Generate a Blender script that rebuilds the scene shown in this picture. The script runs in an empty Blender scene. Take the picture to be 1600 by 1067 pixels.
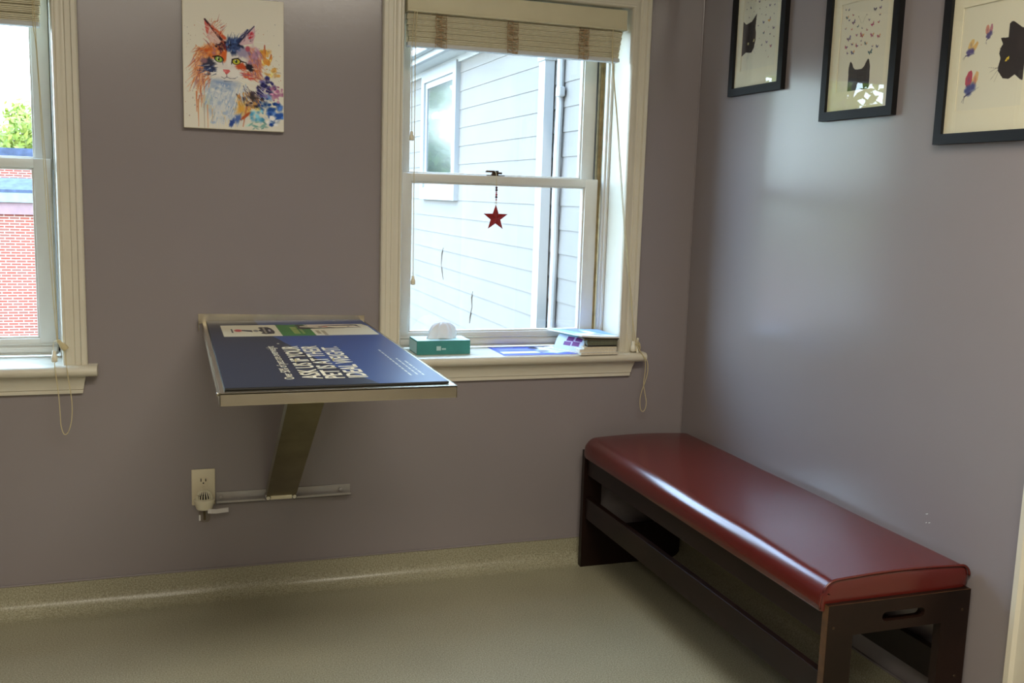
import bpy, bmesh, math, random
import numpy as np
from mathutils import Vector, Matrix
random.seed(7)
C = bpy.context.scene.collection
S = bpy.context.scene

# ------------------------------------------------------------------ camera, world, lights, exposure
cam_d = bpy.data.cameras.new('camera'); cam = bpy.data.objects.new('camera', cam_d); C.objects.link(cam)
cam_d.sensor_width = 36.0; cam_d.lens = 1549.37/1600*36; cam_d.clip_start = .02; cam_d.clip_end = 300
Rv = Vector((0.94581434, -0.32326048, 0.03062594)); Uv = Vector((0.01813486, 0.14675649, 0.98900640)); Fv = Vector((0.32420111, 0.93486106, -0.14466667))
m = Matrix.Identity(4)
for i in range(3):
    m[i][0] = Rv[i]; m[i][1] = Uv[i]; m[i][2] = -Fv[i]
m.translation = Vector((-1.74383, -3.12729, 1.28215))
cam.matrix_world = m
S.camera = cam
S.view_settings.view_transform = 'Standard'; S.view_settings.look = 'None'
S.view_settings.gamma = 1; S.view_settings.exposure = 0.0; S.view_settings.use_curve_mapping = False

SKY = 16.0
w = bpy.data.worlds.new('sky'); S.world = w; w.use_nodes = True
nt = w.node_tree; nt.nodes.clear()
wo = nt.nodes.new('ShaderNodeOutputWorld'); bg = nt.nodes.new('ShaderNodeBackground')
tc = nt.nodes.new('ShaderNodeTexCoord'); sx = nt.nodes.new('ShaderNodeSeparateXYZ')
cr = nt.nodes.new('ShaderNodeValToRGB')
cr.color_ramp.elements[0].position = 0.0; cr.color_ramp.elements[0].color = (.20, .22, .20, 1)
cr.color_ramp.elements[1].position = 1.0; cr.color_ramp.elements[1].color = (.42, .64, 1.0, 1)
e = cr.color_ramp.elements.new(.49); e.color = (.22, .25, .23, 1)
e = cr.color_ramp.elements.new(.51); e.color = (.74, .89, 1.0, 1)
e = cr.color_ramp.elements.new(.68); e.color = (.52, .74, 1.0, 1)
mp = nt.nodes.new('ShaderNodeMapRange'); mp.inputs[1].default_value = -1; mp.inputs[2].default_value = 1
nt.links.new(tc.outputs['Generated'], sx.inputs[0]); nt.links.new(sx.outputs[2], mp.inputs[0])
nt.links.new(mp.outputs[0], cr.inputs[0]); nt.links.new(cr.outputs[0], bg.inputs[0]); bg.inputs[1].default_value = SKY
nt.links.new(bg.outputs[0], wo.inputs[0])

sd = bpy.data.lights.new('sun', 'SUN'); sd.energy = 2.4; sd.angle = math.radians(3); sd.color = (1, .93, .82)
so = bpy.data.objects.new('sun', sd); C.objects.link(so)
so.rotation_euler = Vector((.25, .75, -.9)).to_track_quat('-Z', 'Y').to_euler()

LAMP_W = 50; FILL_W = 34; LAMP_C = (1.0, .92, .77)          # the ceiling panel's light and the added rear fill, built below

# ------------------------------------------------------------------ materials
def lin(c):
    return tuple(((x/255)/12.92 if x/255 <= .04045 else ((x/255+.055)/1.055)**2.4) for x in c)
def newmat(name):
    mt = bpy.data.materials.new(name); mt.use_nodes = True
    n = mt.node_tree; b = n.nodes['Principled BSDF']
    return mt, n, b
def mat(name, rgb, rough=.5, metal=0, spec=.5, noise=None, bump=0, bscale=60, coat=0, trans=0, aniso=0):
    mt, n, b = newmat(name)
    col = lin(rgb)
    b.inputs['Base Color'].default_value = (*col, 1); b.inputs['Roughness'].default_value = rough
    b.inputs['Metallic'].default_value = metal; b.inputs['Specular IOR Level'].default_value = spec
    if coat: b.inputs['Coat Weight'].default_value = coat; b.inputs['Coat Roughness'].default_value = .15
    if trans: b.inputs['Transmission Weight'].default_value = trans
    tcn = n.nodes.new('ShaderNodeTexCoord')
    if noise:
        sc, amt = noise
        nz = n.nodes.new('ShaderNodeTexNoise'); nz.inputs['Scale'].default_value = sc; nz.inputs['Detail'].default_value = 4
        n.links.new(tcn.outputs['Object'], nz.inputs['Vector'])
        mr = n.nodes.new('ShaderNodeMapRange'); mr.inputs[3].default_value = 1-amt; mr.inputs[4].default_value = 1+amt
        mr.inputs[1].default_value = .3; mr.inputs[2].default_value = .7
        n.links.new(nz.outputs['Fac'], mr.inputs[0])
        vm = n.nodes.new('ShaderNodeVectorMath'); vm.operation = 'SCALE'; vm.inputs[0].default_value = col
        n.links.new(mr.outputs[0], vm.inputs['Scale']); n.links.new(vm.outputs[0], b.inputs['Base Color'])
    if bump:
        nb = n.nodes.new('ShaderNodeTexNoise'); nb.inputs['Scale'].default_value = bscale; nb.inputs['Detail'].default_value = 3
        n.links.new(tcn.outputs['Object'], nb.inputs['Vector'])
        bp = n.nodes.new('ShaderNodeBump'); bp.inputs['Strength'].default_value = bump; bp.inputs['Distance'].default_value = .002
        n.links.new(nb.outputs['Fac'], bp.inputs['Height']); n.links.new(bp.outputs[0], b.inputs['Normal'])
    return mt

M = {}
M['wall'] = mat('wall_paint', (142, 134, 135), rough=.21, spec=.55, noise=(1.2, .03), bump=.06, bscale=90)
M['ceil'] = mat('ceiling_paint', (225, 222, 214), .9)
M['trim'] = mat('cream_trim_paint', (214, 208, 190), rough=.32, noise=(14, .02), bump=.05, bscale=25)
M['sash'] = mat('white_sash_paint', (214, 211, 202), rough=.35, noise=(20, .02))
M['channel'] = mat('old_tan_channel', (160, 140, 100), rough=.6, noise=(40, .25))
M['lock'] = mat('dark_bronze', (78, 62, 48), .4, .7)
M['steel'] = mat('brushed_steel', (206, 198, 176), .27, 1.0, noise=(5, .14), bump=.02)
M['steel_old'] = mat('dull_steel', (150, 142, 112), .36, 1.0, noise=(9, .18), bump=.04)
M['chrome'] = mat('bright_screw_steel', (200, 196, 186), .2, 1.0)
M['alu'] = mat('grey_aluminium', (176, 172, 168), .45, .35, noise=(20, .06))
M['plate'] = mat('ivory_plastic', (226, 216, 186), .4)
M['ivory'] = mat('white_plastic', (232, 226, 200), .35)
M['slot'] = mat('dark_slot', (18, 14, 10), .8)
M['tag'] = mat('white_plastic_strip', (222, 220, 218), .4)
M['wood'] = mat('dark_mahogany', (28, 14, 9), rough=.42, spec=.28, noise=(8, .35), bump=.08, bscale=18)
M['woodedge'] = mat('worn_mahogany_edge', (84, 56, 30), rough=.5, noise=(30, .4))
M['vinyl'] = mat('oxblood_vinyl', (88, 22, 16), rough=.23, spec=.7, noise=(3, .05), bump=.05, bscale=260)
M['frame'] = mat('black_frame', (13, 13, 14), .6, spec=.3, bump=.08, bscale=120)
M['matb'] = mat('cream_mat_board', (232, 226, 200), .85)
M['mataper'] = mat('white_bevel', (245, 242, 230), .8)
M['cream'] = mat('cream_bamboo', (226, 219, 192), .55, noise=(60, .05))
M['creamrail'] = mat('cream_valance', (208, 200, 168), .5, noise=(10, .04))
M['brail'] = mat('backlit_bottom_rail', (200, 202, 200), .5)  # outside light on the blind's bottom rail, painted in as grey-white
M['tape'] = mat('tan_braided_tape', (176, 150, 116), .9, noise=(120, .3))
M['cordm'] = mat('cream_cord', (206, 192, 150), .8)
M['knob'] = mat('cream_cord_knob', (232, 226, 204), .4)
M['star'] = mat('brick_red_tin', (150, 28, 26), .4, .3, noise=(60, .2))
M['beadd'] = mat('dark_bead', (70, 18, 28), .3)
M['beadr'] = mat('red_bead', (170, 70, 80), .3)
M['teal'] = mat('teal_card', (62, 142, 138), .42, noise=(18, .12))
M['teal_l'] = mat('pale_teal_card', (186, 222, 224), .42, noise=(18, .06))
M['tissue'] = mat('white_tissue', (236, 240, 246), .9, noise=(25, .03))
M['paper'] = mat('white_paper', (232, 232, 228), .7)
M['pages'] = mat('cream_pages', (214, 204, 180), .8, noise=(200, .12))
M['pages_d'] = mat('grey_green_pages', (110, 112, 92), .8, noise=(200, .2))
M['cover_dark'] = mat('black_cover', (34, 34, 30), .4)
M['cover_brown'] = mat('brown_cover', (92, 80, 58), .4)
M['mat_black'] = mat('black_rubber', (12, 12, 14), .6)
M['letter'] = mat('cream_lettering', (240, 232, 205), .6)
M['white_print'] = mat('white_print', (238, 230, 205), .5)
M['soil'] = mat('ground_gravel', (140, 138, 130), .95, noise=(2, .3))
M['siding'] = mat('pale_pink_siding', (110, 104, 97), .75, noise=(3.0, .05))
M['extwhite'] = mat('white_exterior_paint', (134, 135, 134), .6)
M['downsp'] = mat('pale_grey_downspout', (156, 155, 151), .5)
M['shingle'] = mat('slate_shingle', (52, 60, 78), .9, noise=(6, .35))
M['stone_l'] = mat('pale_stone_band', (110, 118, 116), .9, noise=(5, .12))
M['stone_p'] = mat('pink_stone_lintel', (118, 92, 92), .9, noise=(5, .10))
M['bark'] = mat('bark', (120, 104, 92), .9)
M['extwall'] = mat('plain_exterior', (150, 145, 140), .9)
M['doorp'] = mat('door_paint', (206, 198, 180), .5)

def speckle_floor():
    mt, n, b = newmat('speckled_vinyl_floor')
    t = n.nodes.new('ShaderNodeTexCoord')
    nz = n.nodes.new('ShaderNodeTexNoise'); nz.inputs['Scale'].default_value = 260; nz.inputs['Detail'].default_value = 2
    n2 = n.nodes.new('ShaderNodeTexNoise'); n2.inputs['Scale'].default_value = 2.2; n2.inputs['Detail'].default_value = 3
    r = n.nodes.new('ShaderNodeValToRGB')
    r.color_ramp.elements[0].position = .30; r.color_ramp.elements[0].color = (*lin((128, 124, 100)), 1)
    r.color_ramp.elements[1].position = .70; r.color_ramp.elements[1].color = (*lin((184, 180, 158)), 1)
    k = r.color_ramp.elements.new(.5); k.color = (*lin((160, 155, 130)), 1)
    mx = n.nodes.new('ShaderNodeMix'); mx.data_type = 'RGBA'; mx.blend_type = 'MULTIPLY'; mx.inputs[0].default_value = 1
    mr = n.nodes.new('ShaderNodeMapRange'); mr.inputs[1].default_value = .3; mr.inputs[2].default_value = .7; mr.inputs[3].default_value = .90; mr.inputs[4].default_value = 1.05
    n.links.new(t.outputs['Object'], nz.inputs[0]); n.links.new(t.outputs['Object'], n2.inputs[0])
    n.links.new(nz.outputs['Fac'], r.inputs[0]); n.links.new(n2.outputs['Fac'], mr.inputs[0])
    n.links.new(r.outputs[0], mx.inputs[6]); n.links.new(mr.outputs[0], mx.inputs[7]); n.links.new(mx.outputs[2], b.inputs['Base Color'])
    b.inputs['Roughness'].default_value = .28
    bp = n.nodes.new('ShaderNodeBump'); bp.inputs['Strength'].default_value = .06; bp.inputs['Distance'].default_value = .001
    n.links.new(n2.outputs['Fac'], bp.inputs['Height']); n.links.new(bp.outputs[0], b.inputs['Normal'])
    return mt
M['floor'] = speckle_floor()

def brick_mat():
    mt, n, b = newmat('red_brick_white_mortar')
    t = n.nodes.new('ShaderNodeTexCoord'); s = n.nodes.new('ShaderNodeSeparateXYZ'); c = n.nodes.new('ShaderNodeCombineXYZ')
    n.links.new(t.outputs['Object'], s.inputs[0]); n.links.new(s.outputs[0], c.inputs[0]); n.links.new(s.outputs[2], c.inputs[1])
    br = n.nodes.new('ShaderNodeTexBrick'); br.offset = .5
    br.inputs['Scale'].default_value = 1.0; br.inputs['Brick Width'].default_value = .235; br.inputs['Row Height'].default_value = .072
    br.inputs['Mortar Size'].default_value = .011; br.inputs['Mortar Smooth'].default_value = .1
    br.inputs['Color1'].default_value = (*lin((122, 54, 38)), 1); br.inputs['Color2'].default_value = (*lin((108, 66, 54)), 1)
    br.inputs['Mortar'].default_value = (*lin((160, 138, 124)), 1); br.inputs['Bias'].default_value = -.2
    n.links.new(c.outputs[0], br.inputs['Vector'])
    nz = n.nodes.new('ShaderNodeTexNoise'); nz.inputs['Scale'].default_value = 1.4
    n.links.new(t.outputs['Object'], nz.inputs[0])
    mr = n.nodes.new('ShaderNodeMapRange'); mr.inputs[3].default_value = .85; mr.inputs[4].default_value = 1.15
    n.links.new(nz.outputs['Fac'], mr.inputs[0])
    vm = n.nodes.new('ShaderNodeVectorMath'); vm.operation = 'SCALE'
    n.links.new(br.outputs[0], vm.inputs[0]); n.links.new(mr.outputs[0], vm.inputs['Scale']); n.links.new(vm.outputs[0], b.inputs['Base Color'])
    b.inputs['Roughness'].default_value = .9
    return mt
M['brick'] = brick_mat()

def glass_mat(name='clear_glass', tint=(.97, .985, .985), ior=1.5):
    mt = bpy.data.materials.new(name); mt.use_nodes = True; n = mt.node_tree; n.nodes.clear()
    o = n.nodes.new('ShaderNodeOutputMaterial'); x = n.nodes.new('ShaderNodeMixShader'); fr = n.nodes.new('ShaderNodeFresnel')
    fr.inputs['IOR'].default_value = ior
    a = n.nodes.new('ShaderNodeBsdfTransparent'); a.inputs[0].default_value = (*tint, 1)
    g = n.nodes.new('ShaderNodeBsdfGlossy'); g.inputs['Roughness'].default_value = .0
    ge = n.nodes.new('ShaderNodeNewGeometry'); inv = n.nodes.new('ShaderNodeMath'); inv.operation = 'SUBTRACT'; inv.inputs[0].default_value = 1
    mu = n.nodes.new('ShaderNodeMath'); mu.operation = 'MULTIPLY'
    n.links.new(ge.outputs['Backfacing'], inv.inputs[1]); n.links.new(inv.outputs[0], mu.inputs[0]); n.links.new(fr.outputs[0], mu.inputs[1])
    n.links.new(mu.outputs[0], x.inputs[0]); n.links.new(a.outputs[0], x.inputs[1]); n.links.new(g.outputs[0], x.inputs[2]); n.links.new(x.outputs[0], o.inputs[0])
    return mt
M['glass'] = glass_mat()
M['oil'] = glass_mat('amber_glass_vial', (.94, .92, .86), 1.4)
M['framepane'] = glass_mat('picture_glass', (.99, .99, .985), 1.65)
M['windowdark'] = mat('dark_room_behind_glass', (30, 40, 40), .02, spec=1.0, coat=1)

def leaf_mat(name, rgb, rgb2):
    mt, n, b = newmat(name)
    t = n.nodes.new('ShaderNodeTexCoord'); nz = n.nodes.new('ShaderNodeTexNoise'); nz.inputs['Scale'].default_value = 2.5
    r = n.nodes.new('ShaderNodeValToRGB'); r.color_ramp.elements[0].position = .35; r.color_ramp.elements[1].position = .65
    r.color_ramp.elements[0].color = (*lin(rgb), 1); r.color_ramp.elements[1].color = (*lin(rgb2), 1)
    n.links.new(t.outputs['Object'], nz.inputs[0]); n.links.new(nz.outputs['Fac'], r.inputs[0]); n.links.new(r.outputs[0], b.inputs['Base Color'])
    b.inputs['Roughness'].default_value = .6
    tr = n.nodes.new('ShaderNodeBsdfTranslucent'); n.links.new(r.outputs[0], tr.inputs[0])
    mx = n.nodes.new('ShaderNodeMixShader'); mx.inputs[0].default_value = .45
    o = n.nodes['Material Output']; n.links.new(b.outputs[0], mx.inputs[1]); n.links.new(tr.outputs[0], mx.inputs[2]); n.links.new(mx.outputs[0], o.inputs[0])
    return mt
M['leaf1'] = leaf_mat('spring_leaves', (104, 124, 40), (146, 150, 66))
M['leaf2'] = leaf_mat('green_leaves', (48, 82, 38), (92, 116, 46))

def print_mat(name, rough=.6, coat=0):
    mt, n, b = newmat(name)
    v = n.nodes.new('ShaderNodeVertexColor'); v.layer_name = 'Col'
    n.links.new(v.outputs[0], b.inputs['Base Color']); b.inputs['Roughness'].default_value = rough
    if coat: b.inputs['Coat Weight'].default_value = coat
    b.inputs['Specular IOR Level'].default_value = .32
    return mt
M['canvasprint'] = print_mat('painted_canvas', .75)
M['print'] = print_mat('printed_paper', .7)
M['gloss'] = print_mat('glossy_print', .5)
M['matprint'] = print_mat('printed_table_mat', .34)

# ------------------------------------------------------------------ helpers
WLOC = {}
def put(name, me, mt, parent=None, loc=None, smooth=False):
    """mesh in world coordinates -> object, origin at loc (or the parent's)"""
    base = Vector(loc) if loc is not None else (WLOC[parent.name] if parent else Vector((0, 0, 0)))
    me.transform(Matrix.Translation(-base))
    if smooth:
        me.polygons.foreach_set('use_smooth', [True]*len(me.polygons))
        if smooth == 'auto': me.set_sharp_from_angle(angle=math.radians(40))
    o = bpy.data.objects.new(name, me); C.objects.link(o)
    if mt is not None: me.materials.append(M[mt] if isinstance(mt, str) else mt)
    if parent:
        o.parent = parent; o.location = base - WLOC[parent.name]
    else: o.location = base
    WLOC[o.name] = base
    return o
class B:
    def __init__(s): s.bm = bmesh.new()
    def box(s, x0, x1, y0, y1, z0, z1, bev=0, seg=2):
        t = bmesh.new(); bmesh.ops.create_cube(t, size=1)
        for v in t.verts:
            v.co = Vector(((x0+x1)/2+v.co.x*abs(x1-x0), (y0+y1)/2+v.co.y*abs(y1-y0), (z0+z1)/2+v.co.z*abs(z1-z0)))
        if bev: bmesh.ops.bevel(t, geom=t.edges[:], offset=bev, segments=seg, profile=.5, affect='EDGES')
        s.merge(t); return s
    def merge(s, t, mtx=None):
        me = bpy.data.meshes.new('t'); t.to_mesh(me); t.free()
        if mtx is not None: me.transform(mtx)
        s.bm.from_mesh(me); bpy.data.meshes.remove(me)
    def prism(s, pts, holes, fn, a, b):
        """pts 2D outline (and holes) extruded from a to b; fn(u,v,t)->world"""
        t = bmesh.new(); es = []
        for lp in [pts]+list(holes):
            vs = [t.verts.new(fn(u, v, a)) for u, v in lp]
            for i in range(len(vs)): es.append(t.edges.new((vs[i], vs[(i+1) % len(vs)])))
        bmesh.ops.triangle_fill(t, edges=es, use_beauty=True, use_dissolve=False)
        r = bmesh.ops.extrude_face_region(t, geom=t.faces[:])
        d = Vector(fn(0, 0, b))-Vector(fn(0, 0, a))
        bmesh.ops.translate(t, verts=[g for g in r['geom'] if isinstance(g, bmesh.types.BMVert)], vec=d)
        bmesh.ops.recalc_face_normals(t, faces=t.faces[:])
        bmesh.ops.dissolve_limit(t, angle_limit=.001, verts=t.verts[:], edges=t.edges[:])
        s.merge(t); return s
    def loft(s, rings, cap=True, closed=True):
        t = bmesh.new(); R = [[t.verts.new(p) for p in r] for r in rings]
        n = len(R[0])
        for i in range(len(R)-1):
            for j in range(n if closed else n-1):
                t.faces.new((R[i][j], R[i][(j+1) % n], R[i+1][(j+1) % n], R[i+1][j]))
        if cap and closed: t.faces.new(R[0][::-1]); t.faces.new(R[-1])
        bmesh.ops.recalc_face_normals(t, faces=t.faces[:])
        s.merge(t); return s
    def tube(s, pts, r, n=8):
        pts = [Vector(p) for p in pts]; rings = []
        for i, p in enumerate(pts):
            d = (pts[min(i+1, len(pts)-1)]-pts[max(i-1, 0)]).normalized()
            a = d.cross(Vector((0, 0, 1)) if abs(d.z) < .9 else Vector((1, 0, 0))).normalized(); b_ = d.cross(a)
            rr = r[i] if isinstance(r, (list, tuple)) else r
            rings.append([p+(a*math.cos(2*math.pi*k/n)+b_*math.sin(2*math.pi*k/n))*rr for k in range(n)])
        return s.loft(rings)
    def lathe(s, prof, mtx, n=20):
        rings = [[mtx @ Vector((r*math.cos(2*math.pi*k/n), r*math.sin(2*math.pi*k/n), z)) for k in range(n)] for r, z in prof]
        return s.loft(rings)
    def sphere(s, c, r, sc=(1, 1, 1), u=12, v=8):
        t = bmesh.new(); bmesh.ops.create_uvsphere(t, u_segments=u, v_segments=v, radius=r)
        for q in t.verts: q.co = Vector(c)+Vector((q.co.x*sc[0], q.co.y*sc[1], q.co.z*sc[2]))
        s.merge(t); return s
    def put(s, name, mt, parent=None, loc=None, smooth=False, mtx=None):
        me = bpy.data.meshes.new(name); s.bm.to_mesh(me); s.bm.free()
        if mtx is not None: me.transform(mtx)
        return put(name, me, mt, parent, loc, smooth)
def smoothpath(P, k=6):
    P = [Vector(p) for p in P]; out = []
    for i in range(len(P)-1):
        p0 = P[max(i-1, 0)]; p1 = P[i]; p2 = P[i+1]; p3 = P[min(i+2, len(P)-1)]
        for j in range(k):
            t = j/k
            out.append(.5*((2*p1)+(p2-p0)*t+(2*p0-5*p1+4*p2-p3)*t*t+(3*p1-p0-3*p2+p3)*t**3))
    out.append(P[-1]); return out
def tag(o, label, cat, group=None):
    o['label'] = label; o['category'] = cat
    if group: o['group'] = group
    return o
def thing(name, loc, label=None, cat=None, group=None, kind=None):
    o = bpy.data.objects.new(name, None); C.objects.link(o); o.location = loc; o.empty_display_size = .05
    WLOC[o.name] = Vector(loc)
    if label: tag(o, label, cat, group)
    if kind: o['kind'] = kind
    return o
def struct(o, label=None, cat=None):
    o['kind'] = 'structure'
    if label: o['label'] = label
    if cat: o['category'] = cat
    return o
XZ = lambda u, v, t: (u, t, v)
YZ = lambda u, v, t: (t, u, v)
XY = lambda u, v, t: (u, v, t)

# ------------------------------------------------------------------ room shell
WO, WI = .0275, .0                      # casing reveals
W2 = (-1.047, -.2745); W1 = (-2.820, -2.047)   # opening x ranges
ZS, ZT = .757, 1.912                    # stool top, opening top
ROOM = (-4.2, 0, -4.4, 0, 0, 2.45)
b = B()
rect = lambda x0, x1, z0, z1: [(x0, z0), (x1, z0), (x1, z1), (x0, z1)]
zh0 = ZS-.035
b.prism(rect(-4.4, .17, -.2, 2.6), [rect(W1[0]-.004, W1[1]+.004, zh0, ZT+.004), rect(W2[0]-.004, W2[1]+.004, zh0, ZT+.004)], XZ, 0, .27)
struct(b.put('wall_back', 'wall'), 'grey mauve painted wall with the two windows', 'wall')
wr = struct(B().box(0, .17, -4.6, 0, -.2, 2.6).put('wall_right', 'wall'), 'grey mauve painted wall behind the red bench', 'wall')
for y, z, l in ((-1.241, .542, .007), (-1.252, .523, .006), (-1.243, .520, .004)):
    B().tube([(-.0002, y, z), (-.0003, y-l*.6, z+.001), (-.0002, y-l, z+.003)], [.0006, .0009, .0004], 5).put('scuff_mark', 'paper', wr)
struct(B().box(-4.4, -4.2, -4.6, 0, -.2, 2.6).put('wall_left', 'wall'))
struct(B().box(-4.2, 0, -4.6, -4.4, -.2, 2.6).put('wall_front', 'wall'))
struct(B().box(-4.2, 0, -4.4, 0, -.15, 0).put('floor', 'floor'), 'speckled beige green vinyl floor', 'floor')
struct(B().box(-4.2, 0, -4.4, 0, 2.45, 2.6).put('ceiling', 'ceil'), 'plain white ceiling', 'ceiling')
# coved vinyl base: profile (distance from wall, height)
def cove_profile():
    r = .050; P = [(0, 0), (.0005, 0)]
    P = [(.0, .0003)]
    P += [(r+.030, .0003)]
    for k in range(9):
        a = math.pi/2*k/8
        P.append((.004+r*(1-math.sin(a)), .0008+r*(1-math.cos(a))))
    P += [(.004, .090), (.0, .0905)]
    return P
cp = cove_profile()
b = B(); b.loft([[(-4.2, -d, z) for d, z in cp], [(0, -d, z) for d, z in cp]])
bb = struct(b.put('baseboard_back', 'floor', smooth='auto'), 'speckled coved vinyl base along the window wall', 'baseboard')
B().box(-4.2, 0, -.0065, 0, .0905, .0955, .001).put('cap_strip', 'wall', bb)
b = B(); b.loft([[(-d, -4.4, z) for d, z in cp], [(-d, 0, z) for d, z in cp]])
br_ = struct(b.put('baseboard_right', 'floor', smooth='auto'), 'speckled coved vinyl base behind the bench', 'baseboard')
B().box(-.0065, 0, -4.4, 0, .0905, .0955, .001).put('cap_strip', 'wall', br_)

# corner bead where the walls meet
struct(B().box(-.004, 0, -.004, 0, .096, 2.45, .0015).put('trim_2', 'wall'), 'thin raised seam in the corner of the walls', 'trim')

# door casing at the right edge of the frame
b = B()
prof = [(0, 0), (0, -.022), (-.005, -.028), (-.018, -.028), (-.024, -.020), (-.070, -.018), (-.080, -.024), (-.090, -.022), (-.092, 0)]
Y0 = -1.540
b.loft([[(d, Y0+u, 0) for u, d in prof], [(d, Y0+u, 2.12) for u, d in prof]])
b.box(-.022, 0, -2.53, Y0, 2.06, 2.15, .004)
b.box(-.024, 0, -2.53, -2.44, 0, 2.06, .004)
struct(b.put('trim_1', 'trim', smooth='auto'), 'cream door casing at the right edge of the view', 'door casing')
struct(B().box(-.012, 0, -2.44, Y0-.092, .01, 2.06, .003).put('door_1', 'doorp'), 'painted door inside its casing', 'door')

# ------------------------------------------------------------------ windows
def casing_leg(b, xin, sgn, z0, z1):
    # sgn +1: the leg runs from the opening edge outwards to +x
    prof = [(0, 0), (0, -.016), (.004, -.021), (.009, -.021), (.012, -.017), (.026, -.017), (.029, -.0145), (.033, -.0145), (.036, -.0185), (.050, -.0185), (.053, -.026), (.064, -.026), (.068, -.022), (.068, 0)]
    wd = .068
    r0 = [(xin+sgn*u, d, z0) for u, d in prof]; r1 = [(xin+sgn*u, d, z1+u) for u, d in prof]
    b.loft([r0, r1])
def casing_head(b, xl, xr, z):
    prof = [(0, 0), (0, -.016), (.004, -.021), (.009, -.021), (.012, -.017), (.026, -.017), (.029, -.0145), (.033, -.0145), (.036, -.0185), (.050, -.0185), (.053, -.026), (.064, -.026), (.068, -.022), (.068, 0)]
    b.loft([[(xl-u, d, z+u) for u, d in prof], [(xr+u, d, z+u) for u, d in prof]])
def window(n, xl, xr):
    T = thing('window_%d' % n, ((xl+xr)/2, 0, ZS), kind='structure')
    T['label'] = ['', 'left double-hung sash window with cream casing and brick view', 'double-hung sash window with cream casing beside the corner, siding view'][n]; T['category'] = 'window'
    b = B(); casing_leg(b, xr, 1, ZS-.001, ZT); b.put('casing', 'trim', T, smooth='auto')
    b = B(); casing_leg(b, xl, -1, ZS-.001, ZT); b.put('casing', 'trim', T, smooth='auto')
    b = B(); casing_head(b, xl, xr, ZT); b.put('casing', 'trim', T, smooth='auto')
    # stool with rounded nose and horns
    L, R_ = xl-.068-.027, xr+.068+.027
    nose = [(-.046, ZS), (-.053, ZS-.003), (-.058, ZS-.009), (-.059, ZS-.015), (-.057, ZS-.022), (-.052, ZS-.028), (-.046, ZS-.031), (0, ZS-.031), (0, ZS)]
    b = B(); b.loft([[(L, y, z) for y, z in nose], [(R_, y, z) for y, z in nose]])
    b.box(xl, xr, 0, .150, ZS-.030, ZS)
    b.put('window_sill', 'trim', T, smooth='auto')
    # apron, mitred ends, profile
    ap = [(0, 0), (-.030, 0), (-.030, -.006), (-.026, -.016), (-.020, -.024), (-.018, -.042), (-.014, -.044), (-.014, -.055), (0, -.055)]
    b = B(); zt = ZS-.031
    b.loft([[(xl-.062+min(.012, (-h)*.18), y, zt+h) for y, h in ap], [(xr+.062-min(.012, (-h)*.18), y, zt+h) for y, h in ap]])
    b.put('apron', 'trim', T, smooth='auto')
    # jambs, head, outer sill
    b = B()
    b.box(xl-.003, xl, 0, .27, zh0+.001, ZT+.003); b.box(xr, xr+.003, 0, .27, zh0+.001, ZT+.003)
    b.box(xl, xr, 0, .27, ZT, ZT+.003)
    b.box(xl, xr, .150, .30, ZS-.034, ZS-.004)
    b.put('jamb', 'trim', T)
    # stops
    b = B()
    b.box(xr-.018, xr, .126, .148, ZS, ZT, .003); b.box(xl, xl+.018, .126, .148, ZS, ZT, .003); b.box(xl, xr, .126, .148, ZT-.018, ZT, .003)
    b.box(xr-.010, xr, .116, .127, ZS, ZT, .003); b.box(xl, xl+.010, .116, .127, ZS, ZT, .003)
    b.put('stop', 'sash', T, smooth='auto')
    b = B(); b.box(xr-.006, xr, .149, .232, ZS, ZT); b.box(xl, xl+.006, .149, .232, ZS, ZT)
    b.box(xr-.016, xr-.006, .186, .193, ZS, ZT); b.box(xl+.006, xl+.016, .186, .193, ZS, ZT); b.put('sash_channel', 'channel', T)
    # lower sash
    X0, X1 = xl+.028, xr-.028; g0, g1 = xl+.066, xr-.076
    def sash(y0, y1, z0, z1, gb, gt, name):
        b = B()
        b.box(X0, g0, y0, y1, z0, z1, .003); b.box(g1, X1, y0, y1, z0, z1, .003)
        b.box(g0-.002, g1+.002, y0+.0005, y1, z0, gb, .002); b.box(g0-.002, g1+.002, y0+.0005, y1, gt, z1, .002)
        for q in ((g0-.002, g0+.006, gb, gt), (g1-.006, g1+.002, gb, gt), (g0, g1, gb-.002, gb+.006), (g0, g1, gt-.006, gt+.002)):
            b.box(q[0], q[1], y0+.007, y1-.006, q[2], q[3], .002)
        o = b.put(name, 'sash', T, smooth='auto')
        B().box(g0, g1, (y0+y1)/2-.0015, (y0+y1)/2+.0015, gb, gt).put('glass', 'glass', o)
        return o
    lo = sash(.150, .184, ZS+.004, 1.350, .812, 1.322, 'lower_sash')
    b = B(); b.box(X0, X1, .143, .150, ZS+.013, ZS+.030, .002); b.box(X0, X1, .146, .150, ZS+.036, ZS+.040, .001)
    b.put('rail_moulding', 'sash', lo, smooth='auto')
    up = sash(.195, .228, 1.318, ZT-.002, 1.350, ZT-.045, 'upper_sash')
    # outer storm frame
    b = B()
    for q in ((xl, xl+.052, ZS, ZT), (xr-.052, xr, ZS, ZT), (xl, xr, ZS-.003, ZS+.030), (xl, xr, ZT-.03, ZT)):
        b.box(q[0], q[1], .240, .256, q[2], q[3], .001)
    b.put('storm_frame', 'extwhite', T)
    # sash lock
    return T, lo
T2, lo2 = window(2, *W2)
T1, lo1 = window(1, *W1)
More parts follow.
